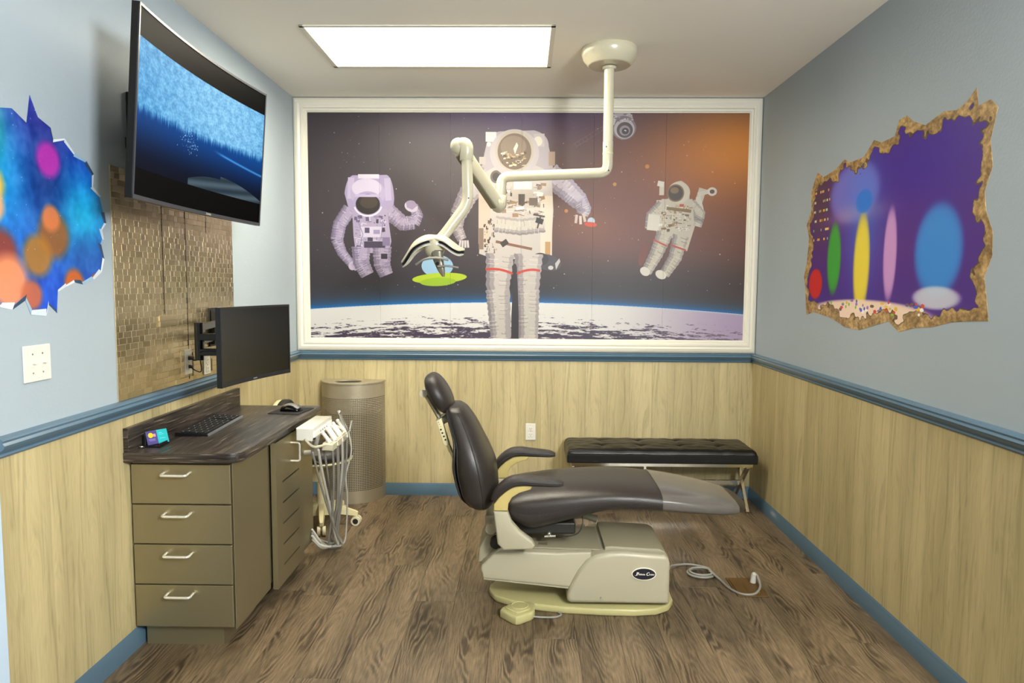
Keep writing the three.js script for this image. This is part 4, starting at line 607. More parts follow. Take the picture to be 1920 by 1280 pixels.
// ------------------------------------------------------------------ stool behind the counter
{
  const cx = -1.225, cz = -4.2, t = thing('operator_stool', 'rolling stool with dark seat and cream base beside the waste bin', 'stool', [cx, 0, cz]);
  const seat = new THREE.LatheGeometry([[0, 0.405], [0.15, 0.405], [0.185, 0.42], [0.195, 0.445], [0.18, 0.475], [0.13, 0.492], [0, 0.497]].map((p) => new THREE.Vector2(...p)), 40).translate(cx, 0, cz);
  part('seat', seat, M.stoolPad, t);
  part('seat_pan', new THREE.LatheGeometry([[0, 0.378], [0.13, 0.38], [0.188, 0.4], [0.19, 0.412], [0, 0.412]].map((p) => new THREE.Vector2(...p)), 40).translate(cx, 0, cz), M.stoolCream, t);
  part('column', [cyl(V(cx, 0.09, cz), V(cx, 0.26, cz), 0.025, 0.025, 20), cyl(V(cx, 0.26, cz), V(cx, 0.38, cz), 0.014, 0.014, 16)], M.stoolCream, t);
  for (let k = 0; k < 5; k++) {
    const a = 0.04 + k / 5 * 2 * Math.PI, ex = Math.cos(a), ez = Math.sin(a), p = (d, y, s) => V(cx + ex * d - ez * s, y, cz + ez * d + ex * s);
    const leg = part('leg', toCreasedNormals(loft([[0.015, 0.135, 0.06, 0.02], [0.12, 0.115, 0.068, 0.017], [0.21, 0.088, 0.06, 0.013], [0.225, 0.08, 0.058, 0.01]].map(([d, a1, b1, w]) => [p(d, b1, -w), p(d, a1, -w * 0.8), p(d, a1, w * 0.8), p(d, b1, w)])).toNonIndexed(), 0.5), M.stoolCream, t);
    const c = part('castor', [cyl(p(0.215, 0.028, 0.006), p(0.215, 0.028, 0.024), 0.028, 0.028, 20), cyl(p(0.215, 0.028, -0.024), p(0.215, 0.028, -0.006), 0.028, 0.028, 20), cyl(p(0.212, 0.03, 0), p(0.212, 0.075, 0), 0.006, 0.006, 8)], M.castorRubber, leg);
    part('hub', [cyl(p(0.215, 0.028, 0.0235), p(0.215, 0.028, 0.0255), 0.017, 0.017, 16), cyl(p(0.215, 0.028, -0.0255), p(0.215, 0.028, -0.0235), 0.017, 0.017, 16)], M.darkSteel, t);
  }
  part('back_post', tube([V(cx - 0.05, 0.392, cz), V(cx - 0.2, 0.395, cz), V(cx - 0.235, 0.44, cz), V(cx - 0.235, 0.62, cz), V(cx - 0.232, 0.7, cz)], 0.012, 30, 10), M.stoolCream, t);
  const pad = (x0, x1, k) => { const P = []; for (let i = 0; i <= 20; i++) { const a = i / 20 * Math.PI; P.push([cz + 0.035 - Math.cos(a) * 0.14 * k, 0.64 + 0.13 * Math.sin(a) ** 0.75 * k]); } P.push([cz + 0.035 + 0.13 * k, 0.6], [cz + 0.035 - 0.13 * k, 0.6]); return onX(P, x0, x1, 0.012); };
  part('backrest', pad(cx - 0.222, cx - 0.175, 1).translate(0, 0, 0), M.stoolPad, t);
  part('backrest_shell', pad(cx - 0.25, cx - 0.216, 0.97), M.stoolCream, t, 'cream backrest shell');
}
// ------------------------------------------------------------------ half round waste bin
{
  const cx = -1.163, r = 0.213, h = 0.8, zb = ZB + 0.02, t = thing('waste_bin', 'tall half-round perforated metal waste bin against the back wall', 'waste bin', [cx, 0, zb]);
  const arc = (rr, n = 48) => { const a = []; for (let i = 0; i <= n; i++) { const q = i / n * Math.PI; a.push([cx - Math.cos(q) * rr, zb + Math.sin(q) * rr]); } return a; };
  const skin = (y0, y1, rr = r) => { const A = arc(rr), rings = [y0, y1].map((y) => A.map(([x, z]) => V(x, y, z))), g = loft(rings, false, false), uv = g.attributes.uv, p = g.attributes.position, len = Math.PI * rr; for (let i = 0; i < p.count; i++) uv.setXY(i, (i % A.length) / (A.length - 1) * len, p.getY(i)); return g; };
  part('top_band', [skin(0.71, h), skin(0.71, h, r - 0.003)], M.bin, t); part('bottom_band', [skin(0, 0.085), skin(0, 0.085, r - 0.003)], M.bin, t);
  const hole = canvasTexture(64, 64, (g) => { g.fillStyle = '#fff'; g.fillRect(0, 0, 64, 64); g.fillStyle = '#000'; g.beginPath(); g.arc(32, 32, 19, 0, 7); g.fill(); }); hole.wrapS = hole.wrapT = THREE.RepeatWrapping; hole.repeat.set(1 / 0.0118, 1 / 0.0118); hole.colorSpace = THREE.NoColorSpace;
  part('perforated_sheet', skin(0.085, 0.71), std(0xa79d86, 0.4, 0.35, { alphaMap: hole, alphaTest: 0.5, side: THREE.DoubleSide }), t, 'sheet full of small round holes');
  part('back_panel', span(cx - r, cx + r, 0, h, zb - 0.003, zb), M.bin, t);
  part('liner', [skin(0.03, 0.6, r - 0.02), plan(arc(r - 0.02), 0.02, 0.03)], std(0x0b0a08, 0.8, 0, { side: THREE.DoubleSide }), t, 'dark inner liner');
  const s = new THREE.Shape(arc(r + 0.002).map(([x, z]) => new THREE.Vector2(x, -z))), hp = new THREE.Path(); hp.absellipse(cx - 0.015, -(zb + 0.095), 0.092, 0.07, 0, 2 * Math.PI, true); s.holes.push(hp);
  part('lid', new THREE.ExtrudeGeometry(s, { depth: 0.006, bevelEnabled: true, bevelSize: 0.002, bevelThickness: 0.002, bevelSegments: 2, curveSegments: 40 }).rotateX(-Math.PI / 2).translate(0, h, 0), M.bin, t);
}
// ------------------------------------------------------------------ bench
{
  const x0 = 0.282, x1 = 1.488, z0 = -4.79, z1 = -4.42, y0 = 0.336, y1 = 0.425, t = thing('bench', 'black tufted leather bench with crossed chrome legs by the back wall', 'bench', [0.885, 0, -4.6]);
  const bt = []; for (let c = 0; c < 4; c++) for (const z of [-4.69, -4.54]) bt.push([mix(x0, x1, 0.195 + c * 0.205), z]);
  const nx = 110, nzz = 44, pos = [], idx = [], uv = [];
  const top = (x, z) => { const ex = Math.min(x - x0, x1 - x), ez = Math.min(z - z0, z1 - z), rr = 0.035, e = (d) => d < rr ? rr - Math.sqrt(Math.max(0, rr * rr - (rr - d) ** 2)) : 0; let y = y1 + 0.012 * Math.min(1, ex / 0.2) * Math.min(1, ez / 0.1) - e(ex) - e(ez) * 0.8; for (const [bx, bz] of bt) { const d = Math.hypot((x - bx), (z - bz) * 1.2); y -= 0.02 * Math.exp(-d / 0.022); y -= 0.006 * Math.exp(-(((x - bx) / 0.1) ** 2)) * Math.exp(-(((z - bz) / 0.012) ** 2)); y -= 0.005 * Math.exp(-(((z - bz) / 0.09) ** 2)) * Math.exp(-(((x - bx) / 0.012) ** 2)); } return y + nz(x * 9, z * 14) * 0.002; };
  for (let j = 0; j <= nzz; j++) for (let i = 0; i <= nx; i++) { const fx = i / nx, fz = j / nzz, x = mix(x0, x1, 0.5 - 0.5 * Math.cos(Math.PI * (0.04 + 0.92 * fx)) / Math.cos(Math.PI * 0.04)), z = mix(z0, z1, 0.5 - 0.5 * Math.cos(Math.PI * (0.06 + 0.88 * fz)) / Math.cos(Math.PI * 0.06)); const xx = mix(x, mix(x0, x1, fx), 0.6), zz = mix(z, mix(z0, z1, fz), 0.6); pos.push(xx, top(xx, zz), zz); uv.push(fx, fz); }
  for (let j = 0; j < nzz; j++) for (let i = 0; i < nx; i++) { const a = j * (nx + 1) + i; idx.push(a, a + nx + 1, a + nx + 2, a, a + nx + 2, a + 1); }
  const tg = new THREE.BufferGeometry(); tg.setAttribute('position', new THREE.Float32BufferAttribute(pos, 3)); tg.setAttribute('uv', new THREE.Float32BufferAttribute(uv, 2)); tg.setIndex(idx); tg.computeVertexNormals();
  const cu = part('cushion', [tg, span(x0, x1, y0, y1 - 0.03, z0, z1, 0.008)], M.benchLeather, t);
  for (const [bx, bz] of bt) part('button', ball(V(bx, y1 - 0.006, bz), 0.007, 10), M.benchLeather, cu);
  part('seat_frame', [span(x0 + 0.03, x1 - 0.03, y0 - 0.02, y0, z1 - 0.035, z1 - 0.012), span(x0 + 0.03, x1 - 0.03, y0 - 0.02, y0, z0 + 0.012, z0 + 0.035), span(x0 + 0.03, x0 + 0.055, y0 - 0.02, y0, z0 + 0.03, z1 - 0.03), span(x1 - 0.055, x1 - 0.03, y0 - 0.02, y0, z0 + 0.03, z1 - 0.03)], M.chrome, t);
  for (const x of [x0 + 0.05, x1 - 0.045]) for (const s of [1, -1]) { const za = s > 0 ? z1 - 0.025 : z0 + 0.025, zb = s > 0 ? z0 + 0.025 : z1 - 0.075, d = V(0, y0 - 0.02, zb - za), l = Math.hypot(d.y, d.z); part('leg', box(0, 0, 0, 0.02, l + 0.004, 0.03, 0.002).rotateX(Math.atan2(za - zb, y0 - 0.02) * (1)).translate(x + (s > 0 ? -0.011 : 0.011), (y0 - 0.02) / 2 + 0.003, (za + zb) / 2), M.chrome, t, 'flat chrome leg bar'); }
  part('stretcher', span(x0 + 0.05, x1 - 0.045, 0.155, 0.185, -4.62, -4.6, 0.002), M.chrome, t);
  part('centre_bar', span(0.80, 0.815, 0.175, y0 - 0.015, -4.616, -4.604), M.chrome, t);
}

// ------------------------------------------------------------------ ceiling-hung dental light
{
  const px = 0.44, pz = -3.83, t = thing('dental_light', 'cream ceiling-hung dental light on jointed arms in front of the mural', 'dental light', [px, H, pz]);
  part('ceiling_cover', new THREE.LatheGeometry([[0, -0.092], [0.105, -0.092], [0.114, -0.086], [0.137, -0.058], [0.146, -0.03], [0.146, -0.008], [0.14, 0]].map((p) => new THREE.Vector2(...p)), 56).translate(px, H, pz), M.cream, t);
  const r = 0.0275;
  part('collar', [cyl(V(px, H - 0.108, pz), V(px, H - 0.096, pz), 0.034, 0.038, 24)], M.cream, t);
  part('drop_pole', cyl(V(px, 2.16, pz), V(px, H - 0.1, pz), 0.0265, 0.0265, 24), M.cream, t);
  const e1 = V(-0.128, 2.045, -3.9), k1 = V(-0.14, 1.885, -3.9), k2 = V(-0.335, 2.155, -3.62), post = V(-0.292, 2.15, -3.6), pb = V(-0.284, 1.872, -3.6);
  part('horizontal_arm', pipe([V(px, 2.22, pz), V(px, 2.058, pz), e1, V(e1.x, 1.93, e1.z)], r, 0.045, 20), M.cream, t);
  part('joint_ring', [cyl(V(px, 2.155, pz), V(px, 2.162, pz), 0.0285, 0.0285, 24), cyl(V(e1.x, 1.94, e1.z), V(e1.x, 1.946, e1.z), 0.0285, 0.0285, 24)], M.stoolCream, t);
  // spring arm: a flat hollow-bottomed beam
  const d = k2.clone().sub(k1), rings = [];
  { const dir = d.clone().normalize(), sd = V(0, 1, 0).cross(dir).normalize(), up = dir.clone().cross(sd).normalize(); for (let i = 0; i <= 8; i++) { const f = i / 8, c = k1.clone().addScaledVector(d, f), hw = 0.031, hh = mix(0.034, 0.038, f), R = []; for (let k = 0; k < 20; k++) { const a = k / 20 * 2 * Math.PI, cc = Math.cos(a), s = Math.sin(a); R.push(c.clone().addScaledVector(sd, hw * Math.sign(cc) * Math.abs(cc) ** 0.6).addScaledVector(up, hh * Math.sign(s) * Math.abs(s) ** 0.6)); } rings.push(R); } 
    part('spring_arm', loft(rings, true), M.cream, t);
    const L = d.length(), slot = box(0, 0, 0, 0.034, 0.01, L * 0.86); const m = new THREE.Matrix4().makeBasis(sd, up, dir); slot.applyMatrix4(m); const c = k1.clone().addScaledVector(d, 0.5).addScaledVector(up, -0.037); slot.translate(c.x, c.y, c.z); part('arm_channel', slot, std(0x7d735c, 0.6), t, 'brownish channel under the arm'); }
  part('elbow', [...pipe([V(e1.x, 1.945, e1.z), V(e1.x, 1.872, e1.z), k1.clone().addScaledVector(d, 0.12)], 0.031, 0.04, 20), ball(V(e1.x - 0.012, 1.885, e1.z), 0.034, 20)], M.cream, t);
  part('head_joint', [ball(k2, 0.041, 22), ...pipe([k2, V(post.x, k2.y + 0.012, post.z), V(post.x, 2.08, post.z)], 0.034, 0.03, 20)], M.cream, t);
  const le = V(-0.405, 1.70, -3.56);
  part('drop_post', pipe([V(post.x, 2.12, post.z), pb, le, V(-0.445, 1.655, -3.54)], 0.0275, 0.05, 20), M.cream, t);
  part('pivot_pin', [ball(V(px + 0.003, 2.066, pz + 0.028), 0.0035, 8), ball(V(pb.x + 0.004, pb.y + 0.02, pb.z + 0.0275), 0.0035, 8), ball(V(px - 0.012, 2.19, pz + 0.0245), 0.0035, 8)], M.blackMatte, t);
  // lamp head: hub, two swept wings, lens bars, grip
  const hc = V(-0.445, 1.65, -3.54);
  part('head_hub', loft(smoothTable([[0.05, 0.012], [0.045, 0.032], [0.02, 0.05], [-0.015, 0.046], [-0.045, 0.03], [-0.055, 0.01]], 14).map(([y, rr]) => superRing(0, 0, 0, rr * 1.15, rr, 1, 24, (a, b) => V(hc.x + a, hc.y + y, hc.z + b)))), M.cream, t);
  for (const s of [-1, 1]) {
    const C = s < 0 ? [[0.01, 0.045], [-0.045, 0.042], [-0.1, 0.012], [-0.14, -0.045], [-0.165, -0.078]] : [[0.0, 0.045], [0.05, 0.04], [0.095, 0.012], [0.125, -0.008], [0.15, -0.014]];
    const W = [0.03, 0.06, 0.066, 0.048, 0.01], Tn = [0.012, 0.014, 0.012, 0.009, 0.004], rows = smoothTable(C.map((p, i) => [...p, W[i], Tn[i]]), 16);
    const wing = (sc, dy, th) => loft(rows.map(([a, y, w, q], i) => { const R = []; for (let k = 0; k < 18; k++) { const an = k / 18 * 2 * Math.PI, cc = Math.cos(an), ss = Math.sin(an); R.push(V(hc.x + a + dy * 0.2 * s, hc.y + y + dy + ss * q * th - (cc * cc) * w * 0.35, hc.z + 0.01 + cc * w * sc)); } return R; }));
    const w = part('reflector_wing', wing(1, 0, 1), M.cream, t);
    part('wing_slot', wing(0.8, -0.012, 0.5), M.blackMatte, w, 'dark gap under the wing');
    part('lens_blade', wing(0.86, -0.024, 0.45), phys(0xcfcdbf, 0.12, { clearcoat: 1 }), w, 'glossy lens blade');
  }
  part('shade_bar', tube([V(hc.x - 0.085, hc.y - 0.092, hc.z + 0.06), V(hc.x - 0.04, hc.y - 0.068, hc.z + 0.085), V(hc.x + 0.02, hc.y - 0.06, hc.z + 0.09), V(hc.x + 0.075, hc.y - 0.068, hc.z + 0.07)], 0.006, 30, 8), M.hose, t);
  part('shade_bar', tube([V(hc.x + 0.02, hc.y - 0.1, hc.z + 0.05), V(hc.x + 0.07, hc.y - 0.098, hc.z + 0.05), V(hc.x + 0.12, hc.y - 0.105, hc.z + 0.03)], 0.005, 20, 8), M.hose, t);
  const gp = part('grip', loft(smoothTable([[0.02, -0.02, 0.034], [0.03, -0.07, 0.026], [0.045, -0.12, 0.018], [0.055, -0.15, 0.006]], 12).map(([a, y, w]) => superRing(0, 0, 0, w, w * 0.7, 0.8, 18, (u, v) => V(hc.x + a - 0.01 + u, hc.y + y, hc.z + 0.02 + v)))), std(0x8d8676, 0.25, 0.5), t, 'bronze metallic grip');
  part('switch', ball(V(hc.x + 0.018, hc.y - 0.085, hc.z + 0.036), 0.009, 12), M.blackMatte, gp);
}
// ------------------------------------------------------------------ dental chair
const CZ = -3.255;
{
  const t = thing('dental_chair', 'reclining dental chair with dark leather cushions on a cream pedestal', 'dental chair', [0.3, 0, CZ]);
  const mir = (z) => 2 * CZ - z;
  // floor plate
  const front = [[-0.155, CZ], [-0.15, -3.22], [-0.12, -3.16], [-0.04, -3.11], [0.08, -3.075], [0.2, -3.052], [0.36, -3.038], [0.5, -3.034], [0.6, -3.05], [0.66, -3.09], [0.692, -3.15], [0.695, CZ]];
  part('base_plate', plan([...front, ...front.slice(1, -1).reverse().map(([x, z]) => [x, mir(z)])].reverse(), 0, 0.032, 0.008), M.chairPlate, t, 'yellowish cream floor plate');
  // pump housing
  const housing = [[0.2, 0.078], [0.202, 0.092], [0.21, 0.118], [0.224, 0.15], [0.25, 0.2], [0.285, 0.245], [0.325, 0.272], [0.385, 0.286], [0.45, 0.288], [0.63, 0.276], [0.648, 0.262], [0.656, 0.235], [0.657, 0.05], [0.22, 0.05], [0.203, 0.06]];
  part('pedestal_housing', ext(housing, mir(-3.048), -3.048, 0.02), M.chairShell, t);
  part('housing_top', [ext([[0.365, 0.27], [0.37, 0.297], [0.4, 0.301], [0.615, 0.29], [0.637, 0.278], [0.637, 0.262]], mir(-3.085), -3.085, 0.006)], M.chairDeck, t, 'darker top cover');
  const lift = [[-0.186, 0.192], [-0.18, 0.214], [-0.108, 0.284], [-0.082, 0.29], [0.03, 0.277], [0.163, 0.274], [0.31, 0.28], [0.3, 0.11], [0.205, 0.115], [-0.16, 0.15], [-0.176, 0.155], [-0.178, 0.172]];
  part('lift_arm', ext(lift, mir(-3.066), -3.066, 0.01), M.chairShell, t);
  part('lift_skirt', ext([[-0.172, 0.146], [0.21, 0.108], [0.21, 0.122], [-0.172, 0.168]], mir(-3.071), -3.071, 0.002), M.chairShell, t);
  part('deck', ext([[-0.07, 0.281], [0.37, 0.272], [0.37, 0.279], [-0.07, 0.288]], mir(-3.105), -3.105, 0.002), M.chairDeck, t, 'grey-brown deck panel');
  part('deck_label', span(0.075, 0.115, 0.286, 0.2875, -3.16, -3.13), M.deckPatch, t);
  part('rear_cover', ext([[-0.2, 0.2], [-0.195, 0.27], [-0.165, 0.325], [-0.115, 0.335], [-0.09, 0.31], [-0.1, 0.25], [-0.14, 0.19]], mir(-3.13), -3.13, 0.012), M.chairShell, t);
  part('pivot_cap', [cyl(V(-0.118, 0.305, -3.09), V(-0.118, 0.305, -3.128), 0.026, 0.026, 22)], M.cabinetDark, t);
  part('screw', cyl(V(0.352, 0.078, -3.052), V(0.352, 0.078, -3.044), 0.005, 0.005, 10), M.steel, t);
  part('leg_loop', tube([V(0.2, 0.285, mir(-3.09)), V(0.23, 0.318, mir(-3.08)), V(0.3, 0.328, mir(-3.08)), V(0.37, 0.312, mir(-3.09))], 0.018, 24, 10), M.chairShell, t);
  // brackets, arm supports, armrests on both sides
  const bracket = [[-0.124, 0.49], [-0.063, 0.488], [-0.047, 0.443], [-0.008, 0.399], [0.043, 0.361], [0.055, 0.34], [0.045, 0.325], [-0.08, 0.32], [-0.106, 0.346], [-0.117, 0.427]];
  const support = [[-0.124, 0.491], [-0.124, 0.519], [-0.1, 0.551], [-0.07, 0.578], [-0.032, 0.6], [0.045, 0.606], [0.035, 0.586], [-0.014, 0.57], [-0.044, 0.551], [-0.06, 0.523], [-0.063, 0.491]];
  const padC = [[-0.128, 0.531, 0.012, 0.022], [-0.105, 0.566, 0.02, 0.03], [-0.075, 0.595, 0.023, 0.034], [-0.04, 0.615, 0.024, 0.036], [0.005, 0.621, 0.023, 0.037], [0.05, 0.617, 0.021, 0.037], [0.1, 0.614, 0.019, 0.036], [0.15, 0.61, 0.016, 0.032], [0.175, 0.606, 0.009, 0.02]];
  for (const s of [1, -1]) {
    const zz = (d) => CZ + s * d, dx = s > 0 ? 0 : -0.012;
    part('seat_bracket', ext(bracket, zz(0.235), zz(0.285), 0.008), M.chairShell, t);
    part('arm_support', ext(support, zz(0.238), zz(0.278), 0.006).translate(dx, 0, 0), M.armCream, t, 'yellowed cream arm support');
    const rows = smoothTable(padC, 32);
    const rings = rows.map(([x, y, h, w], i) => { const a = rows[Math.max(0, i - 1)], b = rows[Math.min(rows.length - 1, i + 1)], tx = b[0] - a[0], ty = b[1] - a[1], l = Math.hypot(tx, ty); return superRing(0, 0, 0, w, h, 0.75, 20, (u, v) => V(x + dx - ty / l * v, y + 0.004 + tx / l * v, zz(0.262) + u)); });
    const ar = part('armrest', loft(rings), M.leather, t, 'dark leather arm pad');
    part('seam', tube(rows.filter((_, i) => i % 4 === 0).map(([x, y, h, w]) => V(x + dx, y + 0.004 - h * 0.35, zz(0.262) + w * 0.99)), 0.0022, 40, 6), M.leather, ar);
  }
  part('seat_frame', [span(-0.06, 0.24, 0.345, 0.4, CZ - 0.15, CZ + 0.15, 0.01), span(-0.06, 0.04, 0.285, 0.36, CZ - 0.09, CZ + 0.09, 0.01)], M.darkSteel, t);
  part('back_hinge', [span(-0.17, -0.06, 0.34, 0.42, CZ - 0.12, CZ + 0.12, 0.012), cyl(V(-0.14, 0.375, CZ - 0.18), V(-0.14, 0.375, CZ + 0.18), 0.024, 0.024, 18)], M.chairShell, t);
  // seat and leg cushion
  const S = smoothTable([[-0.066, 0.505, 0.47, 0.2], [-0.055, 0.528, 0.425, 0.222], [-0.01, 0.545, 0.388, 0.236], [0.05, 0.556, 0.372, 0.243], [0.13, 0.566, 0.391, 0.247], [0.22, 0.573, 0.418, 0.249], [0.37, 0.578, 0.464, 0.25], [0.48, 0.575, 0.47, 0.25], [0.58, 0.566, 0.468, 0.248], [0.7, 0.549, 0.461, 0.244], [0.81, 0.529, 0.454, 0.235], [0.9, 0.511, 0.449, 0.214], [0.96, 0.497, 0.448, 0.18], [1.0, 0.486, 0.452, 0.13], [1.022, 0.474, 0.46, 0.06]], 56);
  const seatRing = (grow) => ([x, yt, yb, hw]) => { const R = [], n = 44; for (let k = 0; k < n; k++) { const a = k / n * 2 * Math.PI, c = Math.cos(a), s = Math.sin(a), hh = (yt - yb) / 2 + grow; const u = Math.sign(c) * Math.abs(c) ** 0.62, v = Math.sign(s) * Math.abs(s) ** 0.62; R.push(V(x, (yt + yb) / 2 + v * hh, CZ + u * (hw + grow) * (v < 0 ? 1 - 0.04 * v * v : 1))); } return R; };
  part('seat_cushion', loft(S.map(seatRing(0))), M.leather, t, 'dark brown-black leather seat and leg cushion');
  const sleeve = S.filter(([x]) => x > 0.59 && x < 0.962);
  const cover = part('foot_cover', loft(sleeve.map(seatRing(0.003)), false), phys(0xc4beb6, 0.18, { transmission: 0.82, thickness: 0, ior: 1.45, side: THREE.DoubleSide }), t, 'clear plastic sleeve over the foot end');
  // backrest
  const Bk = smoothTable([[0.458, -0.2, -0.165, 0.1], [0.466, -0.232, -0.14, 0.175], [0.49, -0.264, -0.122, 0.205], [0.53, -0.288, -0.114, 0.222], [0.63, -0.312, -0.125, 0.232], [0.7, -0.312, -0.152, 0.224], [0.755, -0.312, -0.18, 0.205], [0.81, -0.328, -0.206, 0.178], [0.855, -0.342, -0.232, 0.155], [0.895, -0.35, -0.262, 0.135], [0.915, -0.342, -0.29, 0.1]], 40);
  const back = part('backrest', loft(Bk.map(([y, xa, xb, hw]) => superRing((xa + xb) / 2, 0, 0, (xb - xa) / 2, hw, 0.72, 40, (u, v) => V(u, y - (v / hw) ** 2 * 0.006, CZ + v)))), M.leather, t, 'dark leather backrest');
  const pip = (f, off) => tube(Bk.filter((_, i) => i % 3 === 0 && i > 1 && i < 39).map(([y, xa, xb, hw]) => { const c = f, m = (xa + xb) / 2, a = (xb - xa) / 2, th = Math.acos(Math.sign(c) * Math.abs(c) ** (1 / 0.72)); return V(m + a * c, y - Math.sin(th) ** 1.44 * 0.006, CZ + hw * Math.sin(th) ** 0.72 + off); }), 0.0028, 60, 6);
  part('piping', [pip(0.32, 0.001), pip(-0.72, 0.001)], M.leather, back);
  part('back_shell', loft(Bk.slice(2, 38).map(([y, xa, xb, hw]) => superRing(xa + 0.008, 0, 0, 0.014, hw * 0.8, 0.8, 24, (u, v) => V(u, y, CZ + v)))), M.leather, t);
  // headrest
  const hx = -0.388, hy = 0.962, ang = 0.52, hp = (a, b, z) => V(hx + a * Math.sin(-ang) * -1 * -1 + b * Math.cos(ang), hy + a * Math.cos(ang) + b * Math.sin(ang), CZ + z);
  const HR = []; for (let i = 0; i <= 22; i++) { const a = -Math.PI / 2 + i / 22 * Math.PI, q = Math.cos(a) ** 0.7, R = []; for (let k = 0; k < 32; k++) { const b = k / 32 * 2 * Math.PI, c = Math.cos(b), s = Math.sin(b); R.push(hp(Math.sin(a) * 0.1, 0.045 * q * Math.sign(c) * Math.abs(c) ** 0.75, 0.135 * q * Math.sign(s) * Math.abs(s) ** 0.75)); } HR.push(R); }
  const hr = part('headrest', loft(HR), M.leather, t, 'oval dark leather headrest');
  part('seam', tube([-0.085, -0.05, 0, 0.05, 0.085].map((a) => hp(a, 0.012, 0.13 * Math.sqrt(Math.max(0, 1 - (a / 0.1) ** 2)) ** 0.7)), 0.0018, 30, 6), M.leather, hr);
  part('headrest_bracket', [cyl(hp(0.035, -0.06, -0.05), hp(0.035, -0.06, 0.05), 0.018, 0.018, 18), loft([0.04, -0.13].map((a) => [hp(a, -0.066, -0.03), hp(a, -0.066, 0.03), hp(a, -0.05, 0.03), hp(a, -0.05, -0.03)])), loft([[-0.1, 0.03], [-0.135, 0.04]].map(([a, w]) => [hp(a, -0.075, -w), hp(a, -0.075, w), hp(a, -0.02, w), hp(a, -0.02, -w)]))], M.cream, t, 'cream metal headrest slide');
  part('headrest_rod', [cyl(hp(-0.1, -0.045, 0.03), hp(-0.09, 0.0, 0.03), 0.007, 0.007, 10)], M.chrome, t);
  // key pad on the side of the backrest
  const kp = part('control_pad', [ext([[-0.396, 0.842], [-0.372, 0.856], [-0.336, 0.738], [-0.346, 0.726], [-0.362, 0.733]], CZ + 0.05, CZ + 0.085, 0.004), ext([[-0.352, 0.73], [-0.338, 0.738], [-0.306, 0.66], [-0.316, 0.656]], CZ + 0.045, CZ + 0.08, 0.003)], M.stoolCream, t, 'cream control pad');
  for (let k = 0; k < 4; k++) part('button', cyl(V(-0.373 + k * 0.0068, 0.804 - k * 0.0155, CZ + 0.084), V(-0.373 + k * 0.0068, 0.804 - k * 0.0155, CZ + 0.0865), 0.0042, 0.0042, 12), M.blackMatte, kp);
  for (let k = 0; k < 3; k++) part('button', cyl(V(-0.384 + k * 0.005, 0.838 - k * 0.01, CZ + 0.084), V(-0.384 + k * 0.005, 0.838 - k * 0.01, CZ + 0.086), 0.0022, 0.0022, 10), M.grey, kp);
  // maker's badge
  const tex = canvasTexture(512, 256, (g) => { g.fillStyle = '#10101f'; g.fillRect(0, 0, 512, 256); g.fillStyle = '#f4efe0'; g.textBaseline = 'alphabetic'; g.font = 'italic bold 104px serif'; g.fillText('P', 70, 160); g.fillText('C', 300, 160); g.font = 'italic bold 52px serif'; g.fillText('elton', 136, 152); g.font = 'bold 32px serif'; g.fillText('&', 262, 152); g.font = 'italic bold 52px serif'; g.fillText('rane', 366, 152); g.lineWidth = 5; g.strokeStyle = '#f4efe0'; g.beginPath(); g.moveTo(74, 160); g.quadraticCurveTo(52, 176, 56, 150); g.stroke(); });
  const ov = (a, b, z0, z1) => { const s = new THREE.Shape(); s.absellipse(0.539, 0.192, a, b, 0, 2 * Math.PI); return new THREE.ExtrudeGeometry(s, { depth: z1 - z0, bevelEnabled: false, curveSegments: 40 }).translate(0, 0, z0); };
  const bd = part('badge', ov(0.054, 0.029, -3.05, -3.043), M.white, t, 'oval badge with a white rim');
  const og = ov(0.05, 0.025, -3.0435, -3.042); { const p = og.attributes.position, uv = og.attributes.uv; for (let i = 0; i < p.count; i++) uv.setXY(i, (p.getX(i) - 0.489) / 0.1, (p.getY(i) - 0.167) / 0.05); }
  part('badge_face', og, std(0xffffff, 0.3, 0, { map: tex }), bd, 'dark oval with white script lettering');
  // plumbing under the seat
  part('air_fitting', [cyl(V(0.09, 0.35, -3.12), V(0.165, 0.355, -3.12), 0.008, 0.008, 10), cyl(V(0.1, 0.337, -3.1), V(0.15, 0.34, -3.1), 0.006, 0.006, 8), ball(V(0.12, 0.35, -3.1), 0.011, 8)], M.steel, t);
  part('blue_cap', cyl(V(0.163, 0.354, -3.12), V(0.188, 0.356, -3.12), 0.01, 0.01, 12), M.blueFit, t, 'blue plastic connector');
  part('tubing', tube([V(0.15, 0.335, -3.12), V(0.2, 0.335, -3.11), V(0.25, 0.35, -3.11), V(0.272, 0.39, -3.12), V(0.27, 0.43, -3.14)], 0.003, 30, 6), M.darkSteel, t);
}
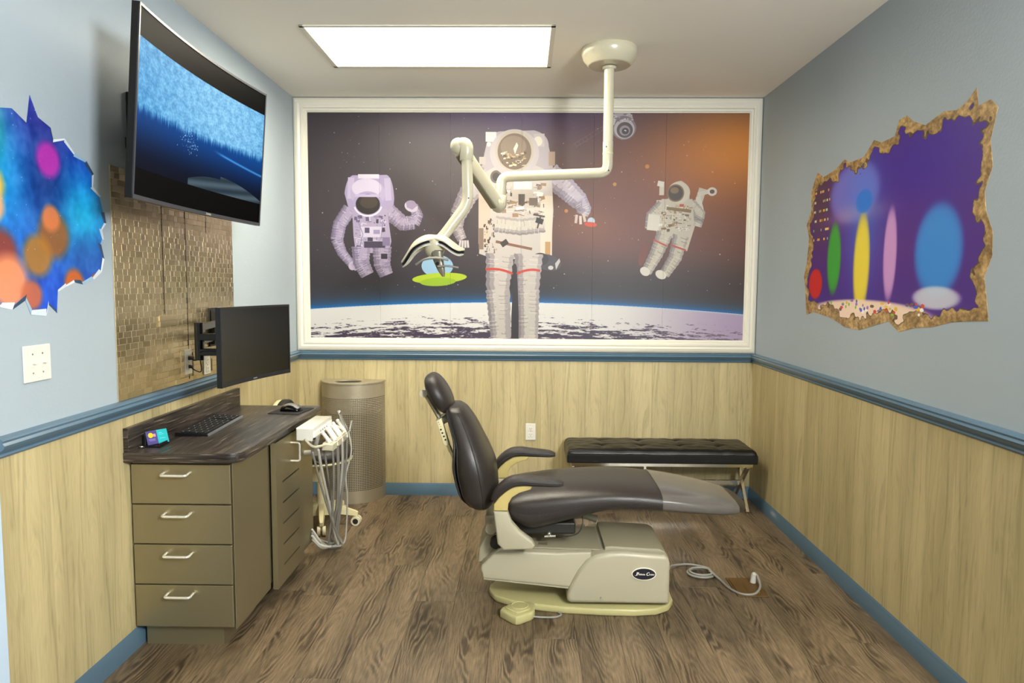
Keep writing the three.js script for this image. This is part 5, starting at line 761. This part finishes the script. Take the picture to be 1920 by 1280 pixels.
// ------------------------------------------------------------------ foot pedal, cords, floor plate
{
  const P = [[-0.094, -3.03], [-0.088, -3.06], [-0.045, -3.13], [0.0, -3.145], [0.04, -3.145], [0.058, -3.12], [0.058, -3.03], [0.045, -3.0], [-0.005, -2.945], [-0.025, -2.938], [-0.045, -2.955]].map(([x, z]) => [x, -2.94 + (z + 2.94) * 0.74]);
  const t = thing('foot_pedal', 'cream foot pedal on the floor in front of the dental chair', 'foot pedal', [-0.015, 0, -3.04]);
  part('body', plan(P, 0, 0.04, 0.008), M.chairPlate, t);
  part('foot_disc', [plan(P.map(([x, z]) => [mix(-0.012, x, 0.72), mix(-3.03, z, 0.68)]), 0.038, 0.046, 0.004)], M.chairPlate, t);
  part('disc_ring', new THREE.TorusGeometry(0.036, 0.003, 8, 36).rotateX(Math.PI / 2).translate(-0.01, 0.046, -3.035), M.chairPlate, t);
  part('cable', tube([V(0.05, 0.012, -3.0), V(0.09, 0.007, -3.005), V(0.15, 0.006, -3.01), V(0.175, 0.006, -3.035), V(0.165, 0.006, -3.055)], 0.0045, 30, 8), M.hose, t);
  const f = thing('floor_outlet_cover', 'brown floor outlet cover under the cord plug', 'outlet cover', [1.09, 0, -3.35]);
  part('plate', span(1.02, 1.165, 0, 0.006, -3.46, -3.25, 0.002), M.brown, f); part('flap', [span(1.03, 1.075, 0.006, 0.009, -3.44, -3.28, 0.001)], M.brown, f); part('screw', cyl(V(1.13, 0.005, -3.28), V(1.13, 0.012, -3.28), 0.005, 0.005, 10), M.brass, f);
  const c = thing('power_cable', 'grey power cable coiled on the floor beside the dental chair', 'cable', [0.95, 0, -3.45]);
  const pts = [V(0.66, 0.1, -3.3), V(0.7, 0.09, -3.33), V(0.735, 0.05, -3.45), V(0.78, 0.014, -3.58), V(0.87, 0.007, -3.62), V(0.955, 0.007, -3.58)];
  for (let k = 0; k <= 22; k++) { const a = 0.4 - k / 22 * 2 * Math.PI * 2.1, r = 0.07 - 0.001 * k; pts.push(V(0.905 + Math.cos(a) * r, 0.007 + 0.009 * (k / 11), -3.5 - Math.sin(a) * r * 0.8)); }
  pts.push(V(0.985, 0.009, -3.42), V(1.0, 0.007, -3.34), V(1.04, 0.007, -3.27), V(1.1, 0.009, -3.265), V(1.15, 0.014, -3.33), V(1.158, 0.04, -3.39), V(1.145, 0.055, -3.4));
  part('cord', tube(pts, 0.006, 260, 8), M.hose, c);
  part('plug', [cyl(V(1.138, 0.008, -3.4), V(1.14, 0.045, -3.4), 0.015, 0.012, 14), ball(V(1.142, 0.048, -3.4), 0.012, 12)], M.hoseWhite, c, 'pale plug');
}

renderer.render(scene, camera);
